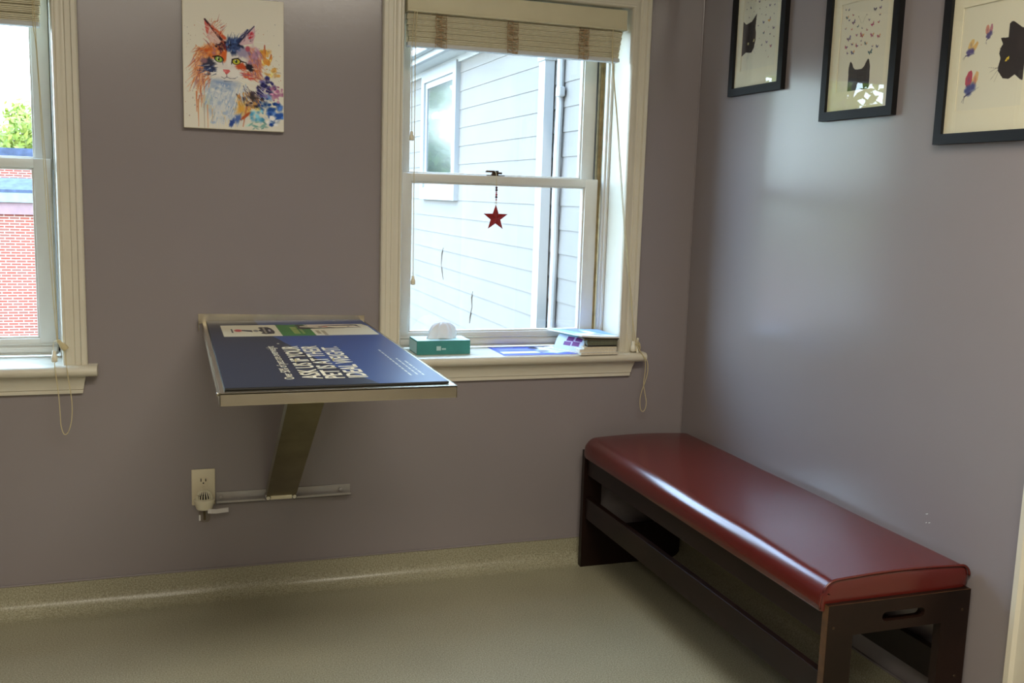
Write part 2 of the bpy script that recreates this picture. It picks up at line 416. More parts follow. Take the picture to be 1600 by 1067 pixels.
for T, lo, cx in ((T2, lo2, -.684), (T1, lo1, -2.43)):
    b = B()
    b.box(cx-.032, cx+.034, .155, .180, 1.3495, 1.353, .001)
    b.box(cx-.012, cx+.012, .158, .176, 1.352, 1.362, .003)
    b.box(cx-.036, cx+.010, .150, .162, 1.361, 1.368, .002, 2)
    b.box(cx+.002, cx+.026, .160, .178, 1.356, 1.363, .002)
    b.put('sash_lock', 'lock', lo, smooth='auto')

# ------------------------------------------------------------------ bamboo blinds
def blind(xl, xr, label, tapes, zbot, group):
    zt = 1.905
    T = thing('bamboo_blind', ((xl+xr)/2, .015, zt), label, 'blind', group)
    b = B(); b.box(xl, xr, -.012, .050, zt-.066, zt, .004)
    b.box(xl, xr, -.016, -.010, zt-.066, zt-.060, .001)
    b.put('valance', 'creamrail', T, smooth='auto')
    b = B(); n = 25; z0 = zt-.067; z1 = zbot+.014; st = (z0-z1)/n
    folds = 5
    for i in range(n):
        f = i/n*folds; fr = f-int(f)
        y = .004+.011*fr + .004*int(f)*.3
        zc = z0-(i+.5)*st
        gap = .80 if fr < .19 and i > 0 else .16
        ex = -.0018*int(f)
        b.box(xl+.004-ex, xr-.007+ex, y+.0015*random.random(), .034, zc-st*.5, zc+st*(.5-gap), .0008, 1)
    b.box(xl+.008, xr-.016, .033, .042, z1, z0)  # backing added to stop window light coming through the slat gaps
    b.put('slat_panel', 'cream', T)
    B().box(xl+.006, xr-.014, .006, .040, zbot, zbot+.013, .003).put('bottom_rail', 'brail', T)
    for tx in tapes:
        b = B()
        for k in range(17):                       # knotted thread tape
            za = z0-k*(z0-zbot)/17; zb = za-(z0-zbot)/17*1.3
            s1 = tx+random.uniform(-.019, .019); s2 = tx+random.uniform(-.019, .019)
            y = .000
            b.tube(smoothpath([(tx-.016+random.uniform(-.004, .004), y+.002, za), (s1, y-.001, (za+zb)/2+.001), (s2, y-.002, (za+zb)/2-.002), (tx+.016+random.uniform(-.004, .004), y+.002, zb+.002)], 4), .0011, 5)
        for s in (-.017, .017, 0):
            b.tube([(tx+s+random.uniform(-.002, .002), .001, z0-q*(z0-zbot)/8) for q in range(9)], .0011, 5)
        b.put('woven_tape', 'tape', T)
    return T
b2 = blind(-1.038, -.291, 'raised cream bamboo blind at the top of the window beside the corner', (-.926, -.688, -.440), 1.738, 'raised bamboo blinds')
b1 = blind(-2.812, -2.064, 'raised cream bamboo blind at the top of the left window', (-2.70, -2.455, -2.205), 1.709, 'raised bamboo blinds')
def bell(b, p, tilt=None, s=1.0):
    mt = Matrix.Translation(Vector(p))
    if tilt: mt = mt @ tilt
    b.lathe([(.0035*s, 0), (.0045*s, -.002*s), (.0048*s, -.010*s), (.0068*s, -.013*s), (.0078*s, -.018*s), (.0076*s, -.027*s), (.0055*s, -.0285*s)], mt, 14)
# left pull cords on window 2
b = B(); b.tube(smoothpath([(-1.015, -.014, 1.842), (-1.022, -.012, 1.74), (-1.0205, -.012, 1.60), (-1.019, -.012, 1.473)]), .0012, 6); b.put('pull_cord', 'cordm', b2)
b = B(); b.tube(smoothpath([(-1.007, -.014, 1.842), (-1.011, -.012, 1.74), (-1.009, -.012, 1.35), (-1.007, -.012, 1.018)]), .0012, 6); b.put('pull_cord', 'cordm', b2)
b = B(); bell(b, (-1.019, -.012, 1.475)); b.put('cord_knob', 'knob', b2, smooth=True)
b = B(); bell(b, (-1.007, -.012, 1.020)); b.put('cord_knob', 'knob', b2, smooth=True)
# right lift cords, cleat, knob and hanging loop
b = B(); b.tube(smoothpath([(-.343, -.013, 1.842), (-.340, -.010, 1.738), (-.318, -.018, 1.55), (-.293, -.028, 1.308), (-.276, -.033, 1.168), (-.244, -.036, .95), (-.224, -.038, .828), (-.214, -.038, .790)], 5), .0012, 6)
b.tube(smoothpath([(-.343, -.013, 1.842), (-.338, -.010, 1.738), (-.312, -.020, 1.52), (-.285, -.030, 1.27), (-.262, -.034, 1.10), (-.240, -.038, .94), (-.232, -.040, .85), (-.2275, -.040, .795)], 5), .0012, 6)
b.put('lift_cord', 'cordm', b2)
b = B(); bell(b, (-.2275, -.042, .797), s=1.25); b.put('cord_knob', 'knob', b2, smooth=True)
b = B()
loop = smoothpath([(-.214, -.042, .788), (-.205, -.050, .765), (-.190, -.064, .742), (-.182, -.068, .725), (-.178, -.064, .69), (-.182, -.056, .655), (-.190, -.050, .62), (-.194, -.048, .590), (-.190, -.047, .558), (-.180, -.046, .547), (-.171, -.046, .556), (-.168, -.046, .58), (-.176, -.047, .615), (-.184, -.050, .648), (-.184, -.056, .685), (-.188, -.064, .722), (-.194, -.066, .742), (-.207, -.050, .768), (-.214, -.040, .788)], 5)
b.tube(loop, .0014, 6); b.put('cord_loop', 'cordm', b2)
b = B()
for k in range(4):
    c0 = Vector((-.211+.003*(k % 2), -.036-.002*k, .783-.004*k))
    b.tube([c0+Vector((.008*math.cos(a), -.004*math.sin(2*a), .014*math.sin(a))) for a in [2*math.pi*i/14 for i in range(15)]], .0014, 6)
b.put('cord_wrap', 'cordm', b2)
b = B(); b.box(-.218, -.206, -.034, -.024, .765, .800, .002)
for s in (-1, 1): b.tube(smoothpath([(-.212, -.034, .783+s*.008), (-.212, -.042, .783+s*.016), (-.212, -.045, .783+s*.026)]), [.004]*6+[.004]*6+[.003], 8)
ck = b.put('cord_cleat', 'knob', smooth='auto', loc=(-.212, -.025, .783)); tag(ck, 'small cream cord cleat on the right casing of the window beside the corner', 'cleat')
# window 1 cords
b = B()
b.tube(smoothpath([(-2.090, -.014, 1.842), (-2.091, -.010, 1.71), (-2.085, -.008, 1.62), (-2.073, -.012, 1.164), (-2.063, -.028, .93), (-2.057, -.034, .832)], 5), .0012, 6)
b.tube(smoothpath([(-2.086, -.014, 1.842), (-2.086, -.010, 1.71), (-2.079, -.010, 1.5), (-2.066, -.014, 1.164), (-2.058, -.028, .95), (-2.055, -.034, .832)], 5), .0012, 6)
b.put('lift_cord', 'cordm', b1)
b = B(); b.tube(smoothpath([(-2.057, -.034, .832), (-2.066, -.038, .826), (-2.067, -.040, .800)], 5), .0016, 6)
bell(b, (-2.0655, -.040, .803), s=1.15); b.put('cord_knob', 'knob', b1, smooth=True)
b = B(); bell(b, (-2.055, -.038, .833), Matrix.Rotation(math.radians(-38), 4, 'Y'), 1.25); b.put('cord_knob', 'cordm', b1, smooth=True)
b = B(); b.tube(smoothpath([(-2.0655, -.045, .775), (-2.062, -.066, .755), (-2.055, -.068, .683), (-2.053, -.062, .62), (-2.052, -.058, .585), (-2.045, -.056, .560), (-2.034, -.056, .566), (-2.024, -.058, .60), (-2.021, -.062, .655), (-2.027, -.068, .72), (-2.033, -.062, .775), (-2.037, -.044, .800)], 6), .0014, 6)
b.put('cord_loop', 'cordm', b1)

# ------------------------------------------------------------------ hanging star ornament
T = thing('star_ornament', (-.686, .135, 1.20), 'small dark red tin star hanging on beads from the sash lock', 'ornament')
b = B(); bm = bmesh.new()
c = (-.686, .1355, 1.207); outer, inner, dep = .046, .0185, .009
pts = []
for k in range(10):
    a = math.pi/2+k*math.pi/5; r = outer if k % 2 == 0 else inner
    pts.append((c[0]+r*math.cos(a), c[1], c[2]+r*math.sin(a)))
vs = [bm.verts.new(p) for p in pts]; f_ = bm.verts.new((c[0], c[1]-dep, c[2])); g_ = bm.verts.new((c[0], c[1]+dep*.6, c[2]))
for k in range(10): bm.faces.new((vs[k], vs[(k+1) % 10], f_)); bm.faces.new((vs[(k+1) % 10], vs[k], g_))
bmesh.ops.recalc_face_normals(bm, faces=bm.faces[:]); b.merge(bm); b.put('star', 'star', T)
for z, mm, r in ((1.310, 'beadd', .0042), (1.302, 'beadd', .0046), (1.293, 'beadr', .003), (1.286, 'beadr', .0042), (1.278, 'beadd', .0046), (1.269, 'beadr', .003)):
    B().sphere((-.686, .1345, z), r).put('bead', mm, T, smooth=True)
b = B(); b.tube(smoothpath([(-.690, .168, 1.3645), (-.688, .152, 1.366), (-.686, .1425, 1.358), (-.686, .1365, 1.335), (-.686, .1345, 1.30), (-.686, .1345, 1.255)], 5), .0011, 6)
b.tube([(-.686+.004*math.cos(a), .1345, 1.2565+.005*math.sin(a)) for a in [2*math.pi*i/10 for i in range(11)]], .0006, 5)
b.put('hanging_string', 'cordm', T)

# ------------------------------------------------------------------ painted surfaces: a small brush kit that fills vertex colours
class Paint:
    def __init__(s, x0, x1, y0, y1, nx, ny, bgc):
        s.x = np.linspace(x0, x1, nx); s.y = np.linspace(y0, y1, ny)
        s.X, s.Y = np.meshgrid(s.x, s.y); s.c = np.zeros((ny, nx, 3)); s.c[:] = np.array(bgc)/255.
        s.nx, s.ny = nx, ny
    def win(s, xa, xb, ya, yb):
        ys = sorted((s.y[0], s.y[-1])); fl = s.y[0] > s.y[-1]
        i0, i1 = np.searchsorted(s.x, xa), np.searchsorted(s.x, xb)
        if fl:
            yy = s.y[::-1]; j0, j1 = s.ny-np.searchsorted(yy, yb), s.ny-np.searchsorted(yy, ya)
        else: j0, j1 = np.searchsorted(s.y, ya), np.searchsorted(s.y, yb)
        return slice(max(j0-1, 0), j1+1), slice(max(i0-1, 0), i1+1)
    def mix(s, sl, a, col):
        a = np.clip(a, 0, 1)[..., None]; s.c[sl] = s.c[sl]*(1-a)+np.array(col)/255.*a
    def blob(s, cx, cy, rx, ry, col, rot=0, soft=.35, alpha=1, rag=0, seed=0):
        R = max(rx, ry)*1.5; sl = s.win(cx-R, cx+R, cy-R, cy+R); X, Y = s.X[sl]-cx, s.Y[sl]-cy
        if X.size == 0: return
        c, n = math.cos(rot), math.sin(rot); u = (X*c+Y*n)/rx; v = (-X*n+Y*c)/ry; d = np.sqrt(u*u+v*v)
        if rag:
            th = np.arctan2(v, u); d = d*(1+rag*(np.sin(th*5+seed)*.5+np.sin(th*9+seed*2.3)*.35+np.sin(th*17+seed*.7)*.3))
        s.mix(sl, (1-d)/soft*alpha if soft else (d < 1)*alpha, col) if soft else s.mix(sl, (d < 1)*alpha, col)
        if soft and alpha < 1: pass
    def poly(s, P, col, alpha=1):
        xs = [p[0] for p in P]; ys = [p[1] for p in P]; sl = s.win(min(xs), max(xs), min(ys), max(ys)); X, Y = s.X[sl], s.Y[sl]
        if X.size == 0: return
        ins = np.zeros(X.shape, bool)
        for i in range(len(P)):
            (xa, ya), (xb, yb) = P[i], P[(i+1) % len(P)]
            if ya == yb: continue
            k = ((ya > Y) != (yb > Y)) & (X < (xb-xa)*(Y-ya)/(yb-ya)+xa); ins ^= k
        s.mix(sl, ins*alpha, col)
    def line(s, xa, ya, xb, yb, w0, w1, col, alpha=1):
        W = max(w0, w1)+1e-6; sl = s.win(min(xa, xb)-W, max(xa, xb)+W, min(ya, yb)-W, max(ya, yb)+W); X, Y = s.X[sl], s.Y[sl]
        if X.size == 0: return
        dx, dy = xb-xa, yb-ya; t = np.clip(((X-xa)*dx+(Y-ya)*dy)/(dx*dx+dy*dy+1e-9), 0, 1)
        d = np.hypot(X-xa-t*dx, Y-ya-t*dy); ww = w0+(w1-w0)*t
        s.mix(sl, np.clip((ww-d)/(ww*.6+1e-6), 0, 1)*alpha, col)
    def curve(s, P, w, col, alpha=1):
        for i in range(len(P)-1): s.line(*P[i], *P[i+1], w, w, col, alpha)
    def mesh(s, name, mt, fn, parent=None, loc=None):
        ny, nx = s.ny, s.nx; u = np.linspace(0, 1, nx); v = np.linspace(0, 1, ny); U, V = np.meshgrid(u, v)
        co = np.array(fn(U, V), dtype=np.float32); co = np.stack([np.broadcast_to(q, U.shape) for q in co], -1).reshape(-1, 3)
        idx = np.arange(nx*ny).reshape(ny, nx)
        f = np.stack([idx[:-1, :-1], idx[:-1, 1:], idx[1:, 1:], idx[1:, :-1]], -1).reshape(-1, 4)
        me = bpy.data.meshes.new(name); me.from_pydata(co.tolist(), [], f.tolist())
        ca = me.color_attributes.new('Col', 'FLOAT_COLOR', 'POINT')
        c = np.clip(s.c, 0, 1); l = np.where(c <= .04045, c/12.92, ((c+.055)/1.055)**2.4)
        ca.data.foreach_set('color', np.concatenate([l.reshape(-1, 3), np.ones((nx*ny, 1))], 1).astype(np.float32).ravel())
        return put(name, me, mt, parent, loc)

# ------------------------------------------------------------------ cat watercolour on canvas
def paint_cat():
    rnd = random.Random(3)
    P = Paint(35, 795, -15, 965, 230, 296, (240, 236, 222))
    def B_(x, y, rx, ry, col, **k): P.blob(x, y-.045*(x-35), rx, ry, col, **k)
    def cl(x, y, rx, ry, cols, n, sz=.35, al=.55):
        for _ in range(n):
            a = rnd.uniform(0, 6.28); q = rnd.uniform(0, 1)**.6; s_ = rnd.uniform(.5, 1.3)*sz
            B_(x+math.cos(a)*q*rx, y+math.sin(a)*q*ry, rx*s_, ry*s_*rnd.uniform(.6, 1.2), rnd.choice(cols), rot=rnd.uniform(-.8, .8), soft=rnd.uniform(.25, .8), alpha=al, rag=.12, seed=rnd.uniform(0, 9))
    def L_(xa, ya, xb, yb, a, b_, col, al=1): P.line(xa, ya-.045*(xa-35), xb, yb-.045*(xb-35), a, b_, col, al)
    def Po(pts, col, al=1): P.poly([(x, y-.045*(x-35)) for x, y in pts], col, al)
    def fur(x0, y0, x1, y1, n, ang, spread, ln, w, cols, al=.8):
        for _ in range(n):
            x, y = rnd.uniform(x0, x1), rnd.uniform(y0, y1); a = ang+rnd.uniform(-spread, spread); l = ln*rnd.uniform(.6, 1.3)
            L_(x, y, x+math.cos(a)*l, y+math.sin(a)*l, w*rnd.uniform(.6, 1.2), w*.15, rnd.choice(cols), al)
    O = [(222, 136, 80), (206, 108, 60), (234, 176, 130), (180, 92, 76), (160, 118, 140), (226, 150, 100)]; Bl = [(40, 60, 110), (28, 38, 70), (70, 100, 160)]; Wh = [(245, 242, 238), (225, 232, 240), (210, 218, 230)]
    Pk = [(225, 150, 150), (190, 120, 150), (160, 120, 170)]
    # splashes right side
    for x, y, rx, ry, c_, a in ((650, 440, 55, 60, (240, 180, 80), .9), (715, 545, 60, 40, (240, 190, 110), .8), (690, 650, 70, 60, (50, 50, 120), .95), (745, 700, 60, 50, (190, 120, 160), .8),
                              (650, 800, 90, 70, (30, 80, 160), .9), (740, 870, 70, 90, (40, 90, 180), .85), (700, 920, 60, 40, (200, 215, 235), .8), (600, 870, 60, 60, (90, 170, 210), .8),
                              (520, 820, 80, 50, (235, 170, 70), .85), (640, 700, 60, 50, (70, 60, 130), .8), (600, 950, 80, 30, (140, 190, 180), .7)):
        lt = tuple(min(255, q_+60) for q_ in c_); dk = tuple(max(0, q_-25) for q_ in c_)
        cl(x, y, rx, ry, [c_, c_, lt, dk], 16, .38, a*.8)
    cl(640, 660, 60, 60, [(40, 40, 100), (60, 50, 120), (30, 30, 80)], 18); cl(750, 720, 40, 60, [(206, 150, 180), (180, 120, 160), (230, 190, 206)], 12)
    Po([(650, 350), (662, 440), (700, 470), (690, 430), (705, 415), (712, 440), (680, 500), (640, 480), (630, 400)], (232, 150, 60), .8)
    L_(650, 345, 655, 410, 6, 3, (190, 90, 70)); L_(700, 415, 680, 470, 7, 3, (205, 120, 70))
    # chest and ruff
    for x, y, rx, ry, c_, a in ((330, 760, 180, 190, (228, 232, 236), .95), (260, 700, 90, 120, (215, 225, 228), .8), (420, 850, 120, 120, (220, 224, 228), .8), (330, 640, 150, 60, (150, 175, 215), .7), (210, 760, 60, 110, (205, 215, 205), .7)):
        B_(x, y, rx, ry, c_, rag=.12, seed=y, soft=.5, alpha=a)
    fur(200, 640, 520, 800, 170, 1.7, .5, 75, 7, Wh+[(150, 180, 215), (190, 205, 225)], .8)
    fur(220, 780, 480, 930, 90, 1.6, .4, 60, 6, Wh+[(120, 160, 210), (240, 220, 170)], .7)
    fur(430, 700, 600, 800, 50, 1.2, .5, 60, 8, [(240, 180, 90), (200, 130, 70), (90, 80, 90), (60, 50, 60)], .8)
    B_(470, 830, 60, 90, (236, 180, 80), rag=.3, seed=3, alpha=.7, soft=.6); B_(395, 930, 22, 45, (50, 80, 160), rot=.4, rag=.2, alpha=.9); B_(440, 900, 30, 50, (90, 120, 190), rot=.6, rag=.3, alpha=.6)
    B_(560, 730, 45, 40, (70, 60, 60), rag=.3, seed=9, alpha=.8); B_(500, 880, 60, 14, (190, 90, 50), rot=-.7, alpha=.8); L_(510, 800, 480, 960, 10, 5, (200, 110, 70), .7)
    cl(560, 760, 70, 60, [(90, 80, 90), (60, 50, 60), (150, 130, 120), (210, 160, 100)], 22, .3); cl(300, 700, 120, 60, [(200, 212, 226), (150, 176, 212), (236, 238, 240)], 26, .22, .5); cl(300, 850, 110, 90, [(226, 230, 232), (180, 200, 224), (206, 216, 214)], 26, .22, .5)
    # outer orange ruff left
    for x, y, rx, ry, c_, a in ((200, 430, 80, 90, (238, 160, 90), .9), (150, 540, 60, 110, (240, 180, 140), .8), (240, 400, 70, 60, (226, 120, 60), .9), (330, 360, 60, 50, (120, 50, 50), .7)):
        B_(x, y, rx, ry, c_, rag=.2, seed=x, soft=.5, alpha=a)
    fur(110, 400, 240, 620, 110, 1.9, .6, 90, 6, O+[(250, 200, 160), (180, 140, 170)], .75)
    fur(130, 360, 280, 420, 40, 2.6, .5, 60, 6, O, .8)
    fur(130, 600, 190, 760, 30, 1.6, .2, 90, 6, O, .6)
    for x, y0, y1, c_ in ((140, 760, 960, (214, 130, 70)), (185, 790, 970, (190, 175, 160)), (210, 800, 970, (226, 160, 110)), (128, 700, 850, (220, 120, 60)), (245, 830, 930, (220, 190, 150))):
        L_(x, y0, x+2, y1, 7, 3, c_, .8)
    # face base
    B_(370, 510, 170, 130, (238, 232, 228), soft=.3, alpha=.95)
    B_(560, 450, 70, 110, (200, 160, 180), rag=.15, alpha=.8, soft=.6); B_(590, 520, 50, 90, (226, 130, 100), rag=.2, alpha=.8, soft=.6)
    fur(520, 380, 620, 560, 80, 1.2, .5, 60, 7, Pk+O+[(140, 110, 140)], .8)
    # forehead
    B_(270, 410, 70, 55, (230, 130, 60), rag=.15, alpha=.9); B_(410, 360, 85, 75, (44, 60, 104), rag=.15, seed=2, alpha=.95); B_(330, 370, 45, 60, (110, 40, 50), rag=.2, alpha=.9)
    B_(340, 430, 28, 60, (226, 110, 50), rot=.1, alpha=.9); B_(480, 400, 60, 50, (170, 160, 190), rag=.2, alpha=.8); B_(375, 450, 22, 80, (244, 240, 236), alpha=.95)
    fur(360, 300, 460, 400, 60, -1.3, .5, 50, 6, Bl+[(200, 210, 225)], .8)
    fur(230, 340, 350, 400, 50, -1.9, .5, 50, 6, O+[(110, 40, 40)], .85)
    cl(230, 400, 70, 50, [(232, 140, 70), (214, 100, 50), (240, 180, 120), (190, 130, 150)], 20, .3, .5); cl(320, 350, 50, 40, [(90, 30, 40), (140, 50, 40), (40, 30, 50)], 14, .35, .6); cl(430, 350, 70, 60, [(34, 50, 96), (24, 34, 66), (80, 110, 170), (60, 80, 130)], 20, .3, .6); cl(560, 430, 50, 90, [(200, 150, 180), (170, 130, 160), (226, 150, 130), (150, 120, 150)], 20, .3, .5)
    # ears
    Po([(190, 160), (330, 310), (300, 345), (235, 330), (205, 260)], (236, 200, 190), .9); Po([(195, 165), (240, 210), (215, 280), (200, 230)], (216, 90, 80), .85)
    L_(198, 165, 320, 310, 9, 14, (60, 28, 36)); L_(250, 215, 345, 300, 12, 18, (214, 80, 40), .9)
    fur(215, 180, 330, 290, 40, -.9, .5, 45, 4, O+[(200, 60, 50)], .8); fur(180, 200, 290, 320, 30, .9, .4, 50, 4, [(236, 220, 216), (220, 160, 150)], .8)
    Po([(575, 205), (440, 330), (470, 350), (560, 335), (578, 270)], (226, 190, 200), .9); B_(545, 275, 26, 36, (214, 50, 70), rot=.4, alpha=.9)
    L_(570, 205, 450, 330, 5, 12, (34, 40, 80)); L_(520, 235, 440, 320, 10, 14, (40, 60, 110))
    fur(460, 250, 560, 330, 30, -.8, .4, 50, 3, [(240, 235, 235), (190, 150, 170), (90, 60, 90)], .8)
    B_(520, 375, 24, 26, (190, 90, 110), alpha=.8)
    # cheeks
    B_(220, 490, 60, 50, (60, 60, 84), rag=.2, seed=5, alpha=.9); B_(235, 530, 55, 24, (50, 60, 100), alpha=.9); B_(190, 470, 30, 24, (150, 110, 120), alpha=.8)
    B_(470, 510, 60, 34, (214, 90, 50), rot=.35, rag=.2, alpha=.85); B_(535, 515, 44, 28, (40, 34, 48), rot=.6, rag=.15, alpha=.95); B_(520, 580, 60, 26, (220, 70, 60), rot=.3, rag=.3, alpha=.7)
    fur(180, 500, 290, 570, 30, 2.9, .3, 55, 5, Bl+[(230, 230, 235)], .8); fur(450, 520, 600, 600, 40, .3, .4, 60, 5, O+[(200, 60, 60), (240, 230, 225)], .8)
    # muzzle
    B_(330, 560, 62, 44, (246, 243, 238), alpha=1, soft=.4); B_(410, 565, 62, 48, (246, 243, 238), alpha=1, soft=.4); B_(370, 600, 55, 24, (236, 232, 228), alpha=.9, soft=.5)
    Po([(328, 533), (378, 535), (384, 545), (358, 572), (350, 565)], (224, 110, 110)); B_(345, 545, 16, 8, (236, 140, 140), alpha=.8); L_(357, 565, 359, 590, 3, 3, (90, 60, 70))
    P.curve([(318, 588-13), (340, 600-14), (358, 588-14), (385, 600-16), (420, 598-17), (440, 586-18)], 3, (80, 80, 100), .85); L_(340, 620, 400, 622, 8, 4, (110, 130, 170), .7)
    # eyes
    for ex, ey, tl in ((300, 455, .25), (432, 470, -.1)):
        B_(ex, ey, 40, 27, (30, 24, 34), rot=tl, soft=.2); B_(ex, ey+2, 31, 21, (150, 190, 70) if ex < 400 else (220, 200, 60), rot=tl, soft=.2)
        B_(ex-2, ey+2, 20, 16, (196, 216, 120) if ex < 400 else (160, 190, 70), rot=tl, soft=.4); B_(ex, ey, 8, 15, (16, 16, 20), soft=.3); B_(ex-6, ey-7, 5, 4, (255, 255, 255), soft=.3)
    L_(255, 438, 300, 430, 6, 4, (28, 22, 34)); L_(400, 455, 450, 445, 5, 4, (28, 22, 34)); L_(395, 490, 400, 460, 5, 4, (28, 22, 34)); L_(465, 468, 510, 480, 7, 4, (28, 22, 34)); L_(325, 470, 332, 500, 5, 2, (90, 110, 150))
    # whiskers
    for xa, ya, xb, yb in ((290, 570, 180, 600), (290, 580, 200, 640), (430, 590, 560, 640), (430, 600, 640, 720), (450, 580, 690, 690), (430, 580, 520, 600), (300, 560, 170, 560), (240, 230, 130, 180), (580, 320, 690, 330), (575, 220, 600, 160)):
        L_(xa, ya, xb, yb, 2.5, 1.2, (248, 248, 246), .9)
    fur(480, 640, 640, 760, 30, .9, .3, 55, 4, [(250, 250, 248), (60, 50, 90), (90, 60, 60)], .7)
    for _ in range(90):
        x = rnd.choice([rnd.uniform(45, 130), rnd.uniform(600, 785)]); y = rnd.uniform(180, 900)
        B_(x, y, rnd.uniform(1.5, 5), rnd.uniform(1.5, 5), rnd.choice([(150, 120, 120), (200, 120, 80), (120, 130, 150), (170, 150, 130)]), soft=.5, alpha=.8)
    L_(742, 548, 788, 552, 2, 1, (120, 90, 80), .8); L_(745, 580, 785, 582, 2, 1, (120, 90, 80), .8)
    return P
cx0, cx1, cz0, cz1, ty = -1.700, -1.414, 1.452, 1.829, -.024
T = thing('canvas_painting', ((cx0+cx1)/2, 0, cz0), 'unframed canvas with a multicoloured watercolour cat face between the windows', 'painting')
B().box(cx0, cx1, ty, -.0005, cz0, cz1, .0015).put('canvas', 'white_print', T, smooth='auto')
paint_cat().mesh('cat_print', 'canvasprint', lambda u, v: (cx0+.0015+(cx1-cx0-.003)*u, u*0+ty-.0006, cz1-.0015-(cz1-cz0-.003)*v), T)

# ------------------------------------------------------------------ three framed cat and butterfly prints on the right wall
F1CAT = [(-2, 155), (18, 142), (49, 147), (75, 168), (71, 125), (76, 108), (75, 87), (69, 65), (57, 53), (44, 54), (25, 57), (-2, 46)]
F1B = [(21, 208, 3), (41, 213, 5), (64, 206, 5), (85, 200, 8), (118, 199, 4), (143, 180, 8), (168, 178, 6), (38, 189, 7), (16, 188, 4), (88, 179, 5), (123, 178, 4), (58, 175, 4), (32, 161, 5), (101, 161, 4), (124, 155, 5), (167, 153, 4), (146, 138, 12), (114, 135, 9), (86, 129, 5), (142, 117, 4), (169, 111, 9), (119, 104, 8), (153, 96, 6), (174, 86, 5), (96, 90, 4), (112, 69, 6), (137, 74, 9), (161, 60, 9), (136, 49, 4), (151, 29, 5)]
F2CAT = [(48, 0), (47, 49), (47, 64), (50, 75), (54, 79), (61, 72), (66, 62), (73, 57), (86, 55), (101, 56), (109, 61), (117, 73), (123, 79), (127, 76), (132, 61), (133, 40), (134, 0)]
F2B = [(17, 216, 5), (30, 214, 6), (25, 195, 10), (34, 187, 6), (49, 198, 6), (54, 179, 12), (72, 166, 7), (22, 167, 6), (48, 162, 6), (89, 159, 5), (109, 152, 6), (135, 199, 10), (155, 200, 8), (156, 183, 6), (115, 176, 6), (130, 163, 11), (153, 165, 7), (90, 141, 14), (69, 144, 7), (39, 139, 14), (131, 136, 12), (157, 130, 11), (89, 127, 5), (108, 118, 10), (91, 117, 4), (29, 118, 10), (54, 123, 8), (72, 117, 10), (58, 101, 13), (36, 102, 6), (129, 94, 14), (136, 108, 6), (153, 105, 9), (159, 218, 7)]
F3CAT = [(190, 168), (190, 52), (178, 57), (163, 68), (148, 60), (131, 63), (116, 80), (115, 88), (120, 106), (115, 117), (117, 128), (123, 136), (115, 150), (136, 148), (137, 159), (137, 177), (142, 181), (148, 180), (174, 163)]
OW, OH = 190, 232
def butterfly(P, x, y, s, cols, ang=0, side=False):
    c, n = math.cos(ang), math.sin(ang)
    q = lambda a, b_: (x+(a*c-b_*n)*s, y+(a*n+b_*c)*s)
    if side:
        A = [q(-.02, .05), q(-.30, .30), q(-.34, .62), (q(-.22, .92)), q(-.05, 1.0), q(.06, .86), q(.10, .5)]
        D = [q(.06, .10), q(.10, .55), q(.30, .98), q(.46, .90), q(.46, .55), q(.34, .25)]
        P.poly(A, cols[0], .95); P.poly(D, cols[1], .95)
        for (a, b_, rx, ry) in ((-.02, .12, .30, .26), (.22, .22, .26, .30), (.02, -.10, .24, .18), (-.18, .0, .16, .14)):
            P.blob(*q(a, b_), rx*s, ry*s, cols[2], soft=.55, alpha=.85, rag=.1, seed=a*9)
        P.blob(*q(-.12, .55), .13*s, .25*s, cols[2], soft=.9, alpha=.35); P.blob(*q(.3, .55), .12*s, .28*s, cols[0], soft=.9, alpha=.5)
        P.line(*q(-.22, -.28), *q(.28, .02), .045*s, .02*s, (60, 54, 90)); P.line(*q(-.2, -.26), *q(-.34, -.56), .014*s, .014*s, (60, 50, 80)); P.line(*q(-.2, -.26), *q(-.22, -.60), .014*s, .014*s, (60, 50, 80))
        P.line(*q(.25, .0), *q(.62, .22), .016*s, .012*s, (110, 110, 140), .8)
    else:
        P.poly([q(0, .05), q(-.5, .5), q(-.55, .1), q(-.35, -.05)], cols[0]); P.poly([q(0, .05), q(.5, .5), q(.55, .1), q(.35, -.05)], cols[1])
        P.poly([q(0, 0), q(-.38, -.05), q(-.3, -.42), q(0, -.1)], cols[2]); P.poly([q(0, 0), q(.38, -.05), q(.3, -.42), q(0, -.1)], cols[2])
        P.line(*q(0, .25), *q(0, -.25), .06*s, .04*s, (50, 40, 50))
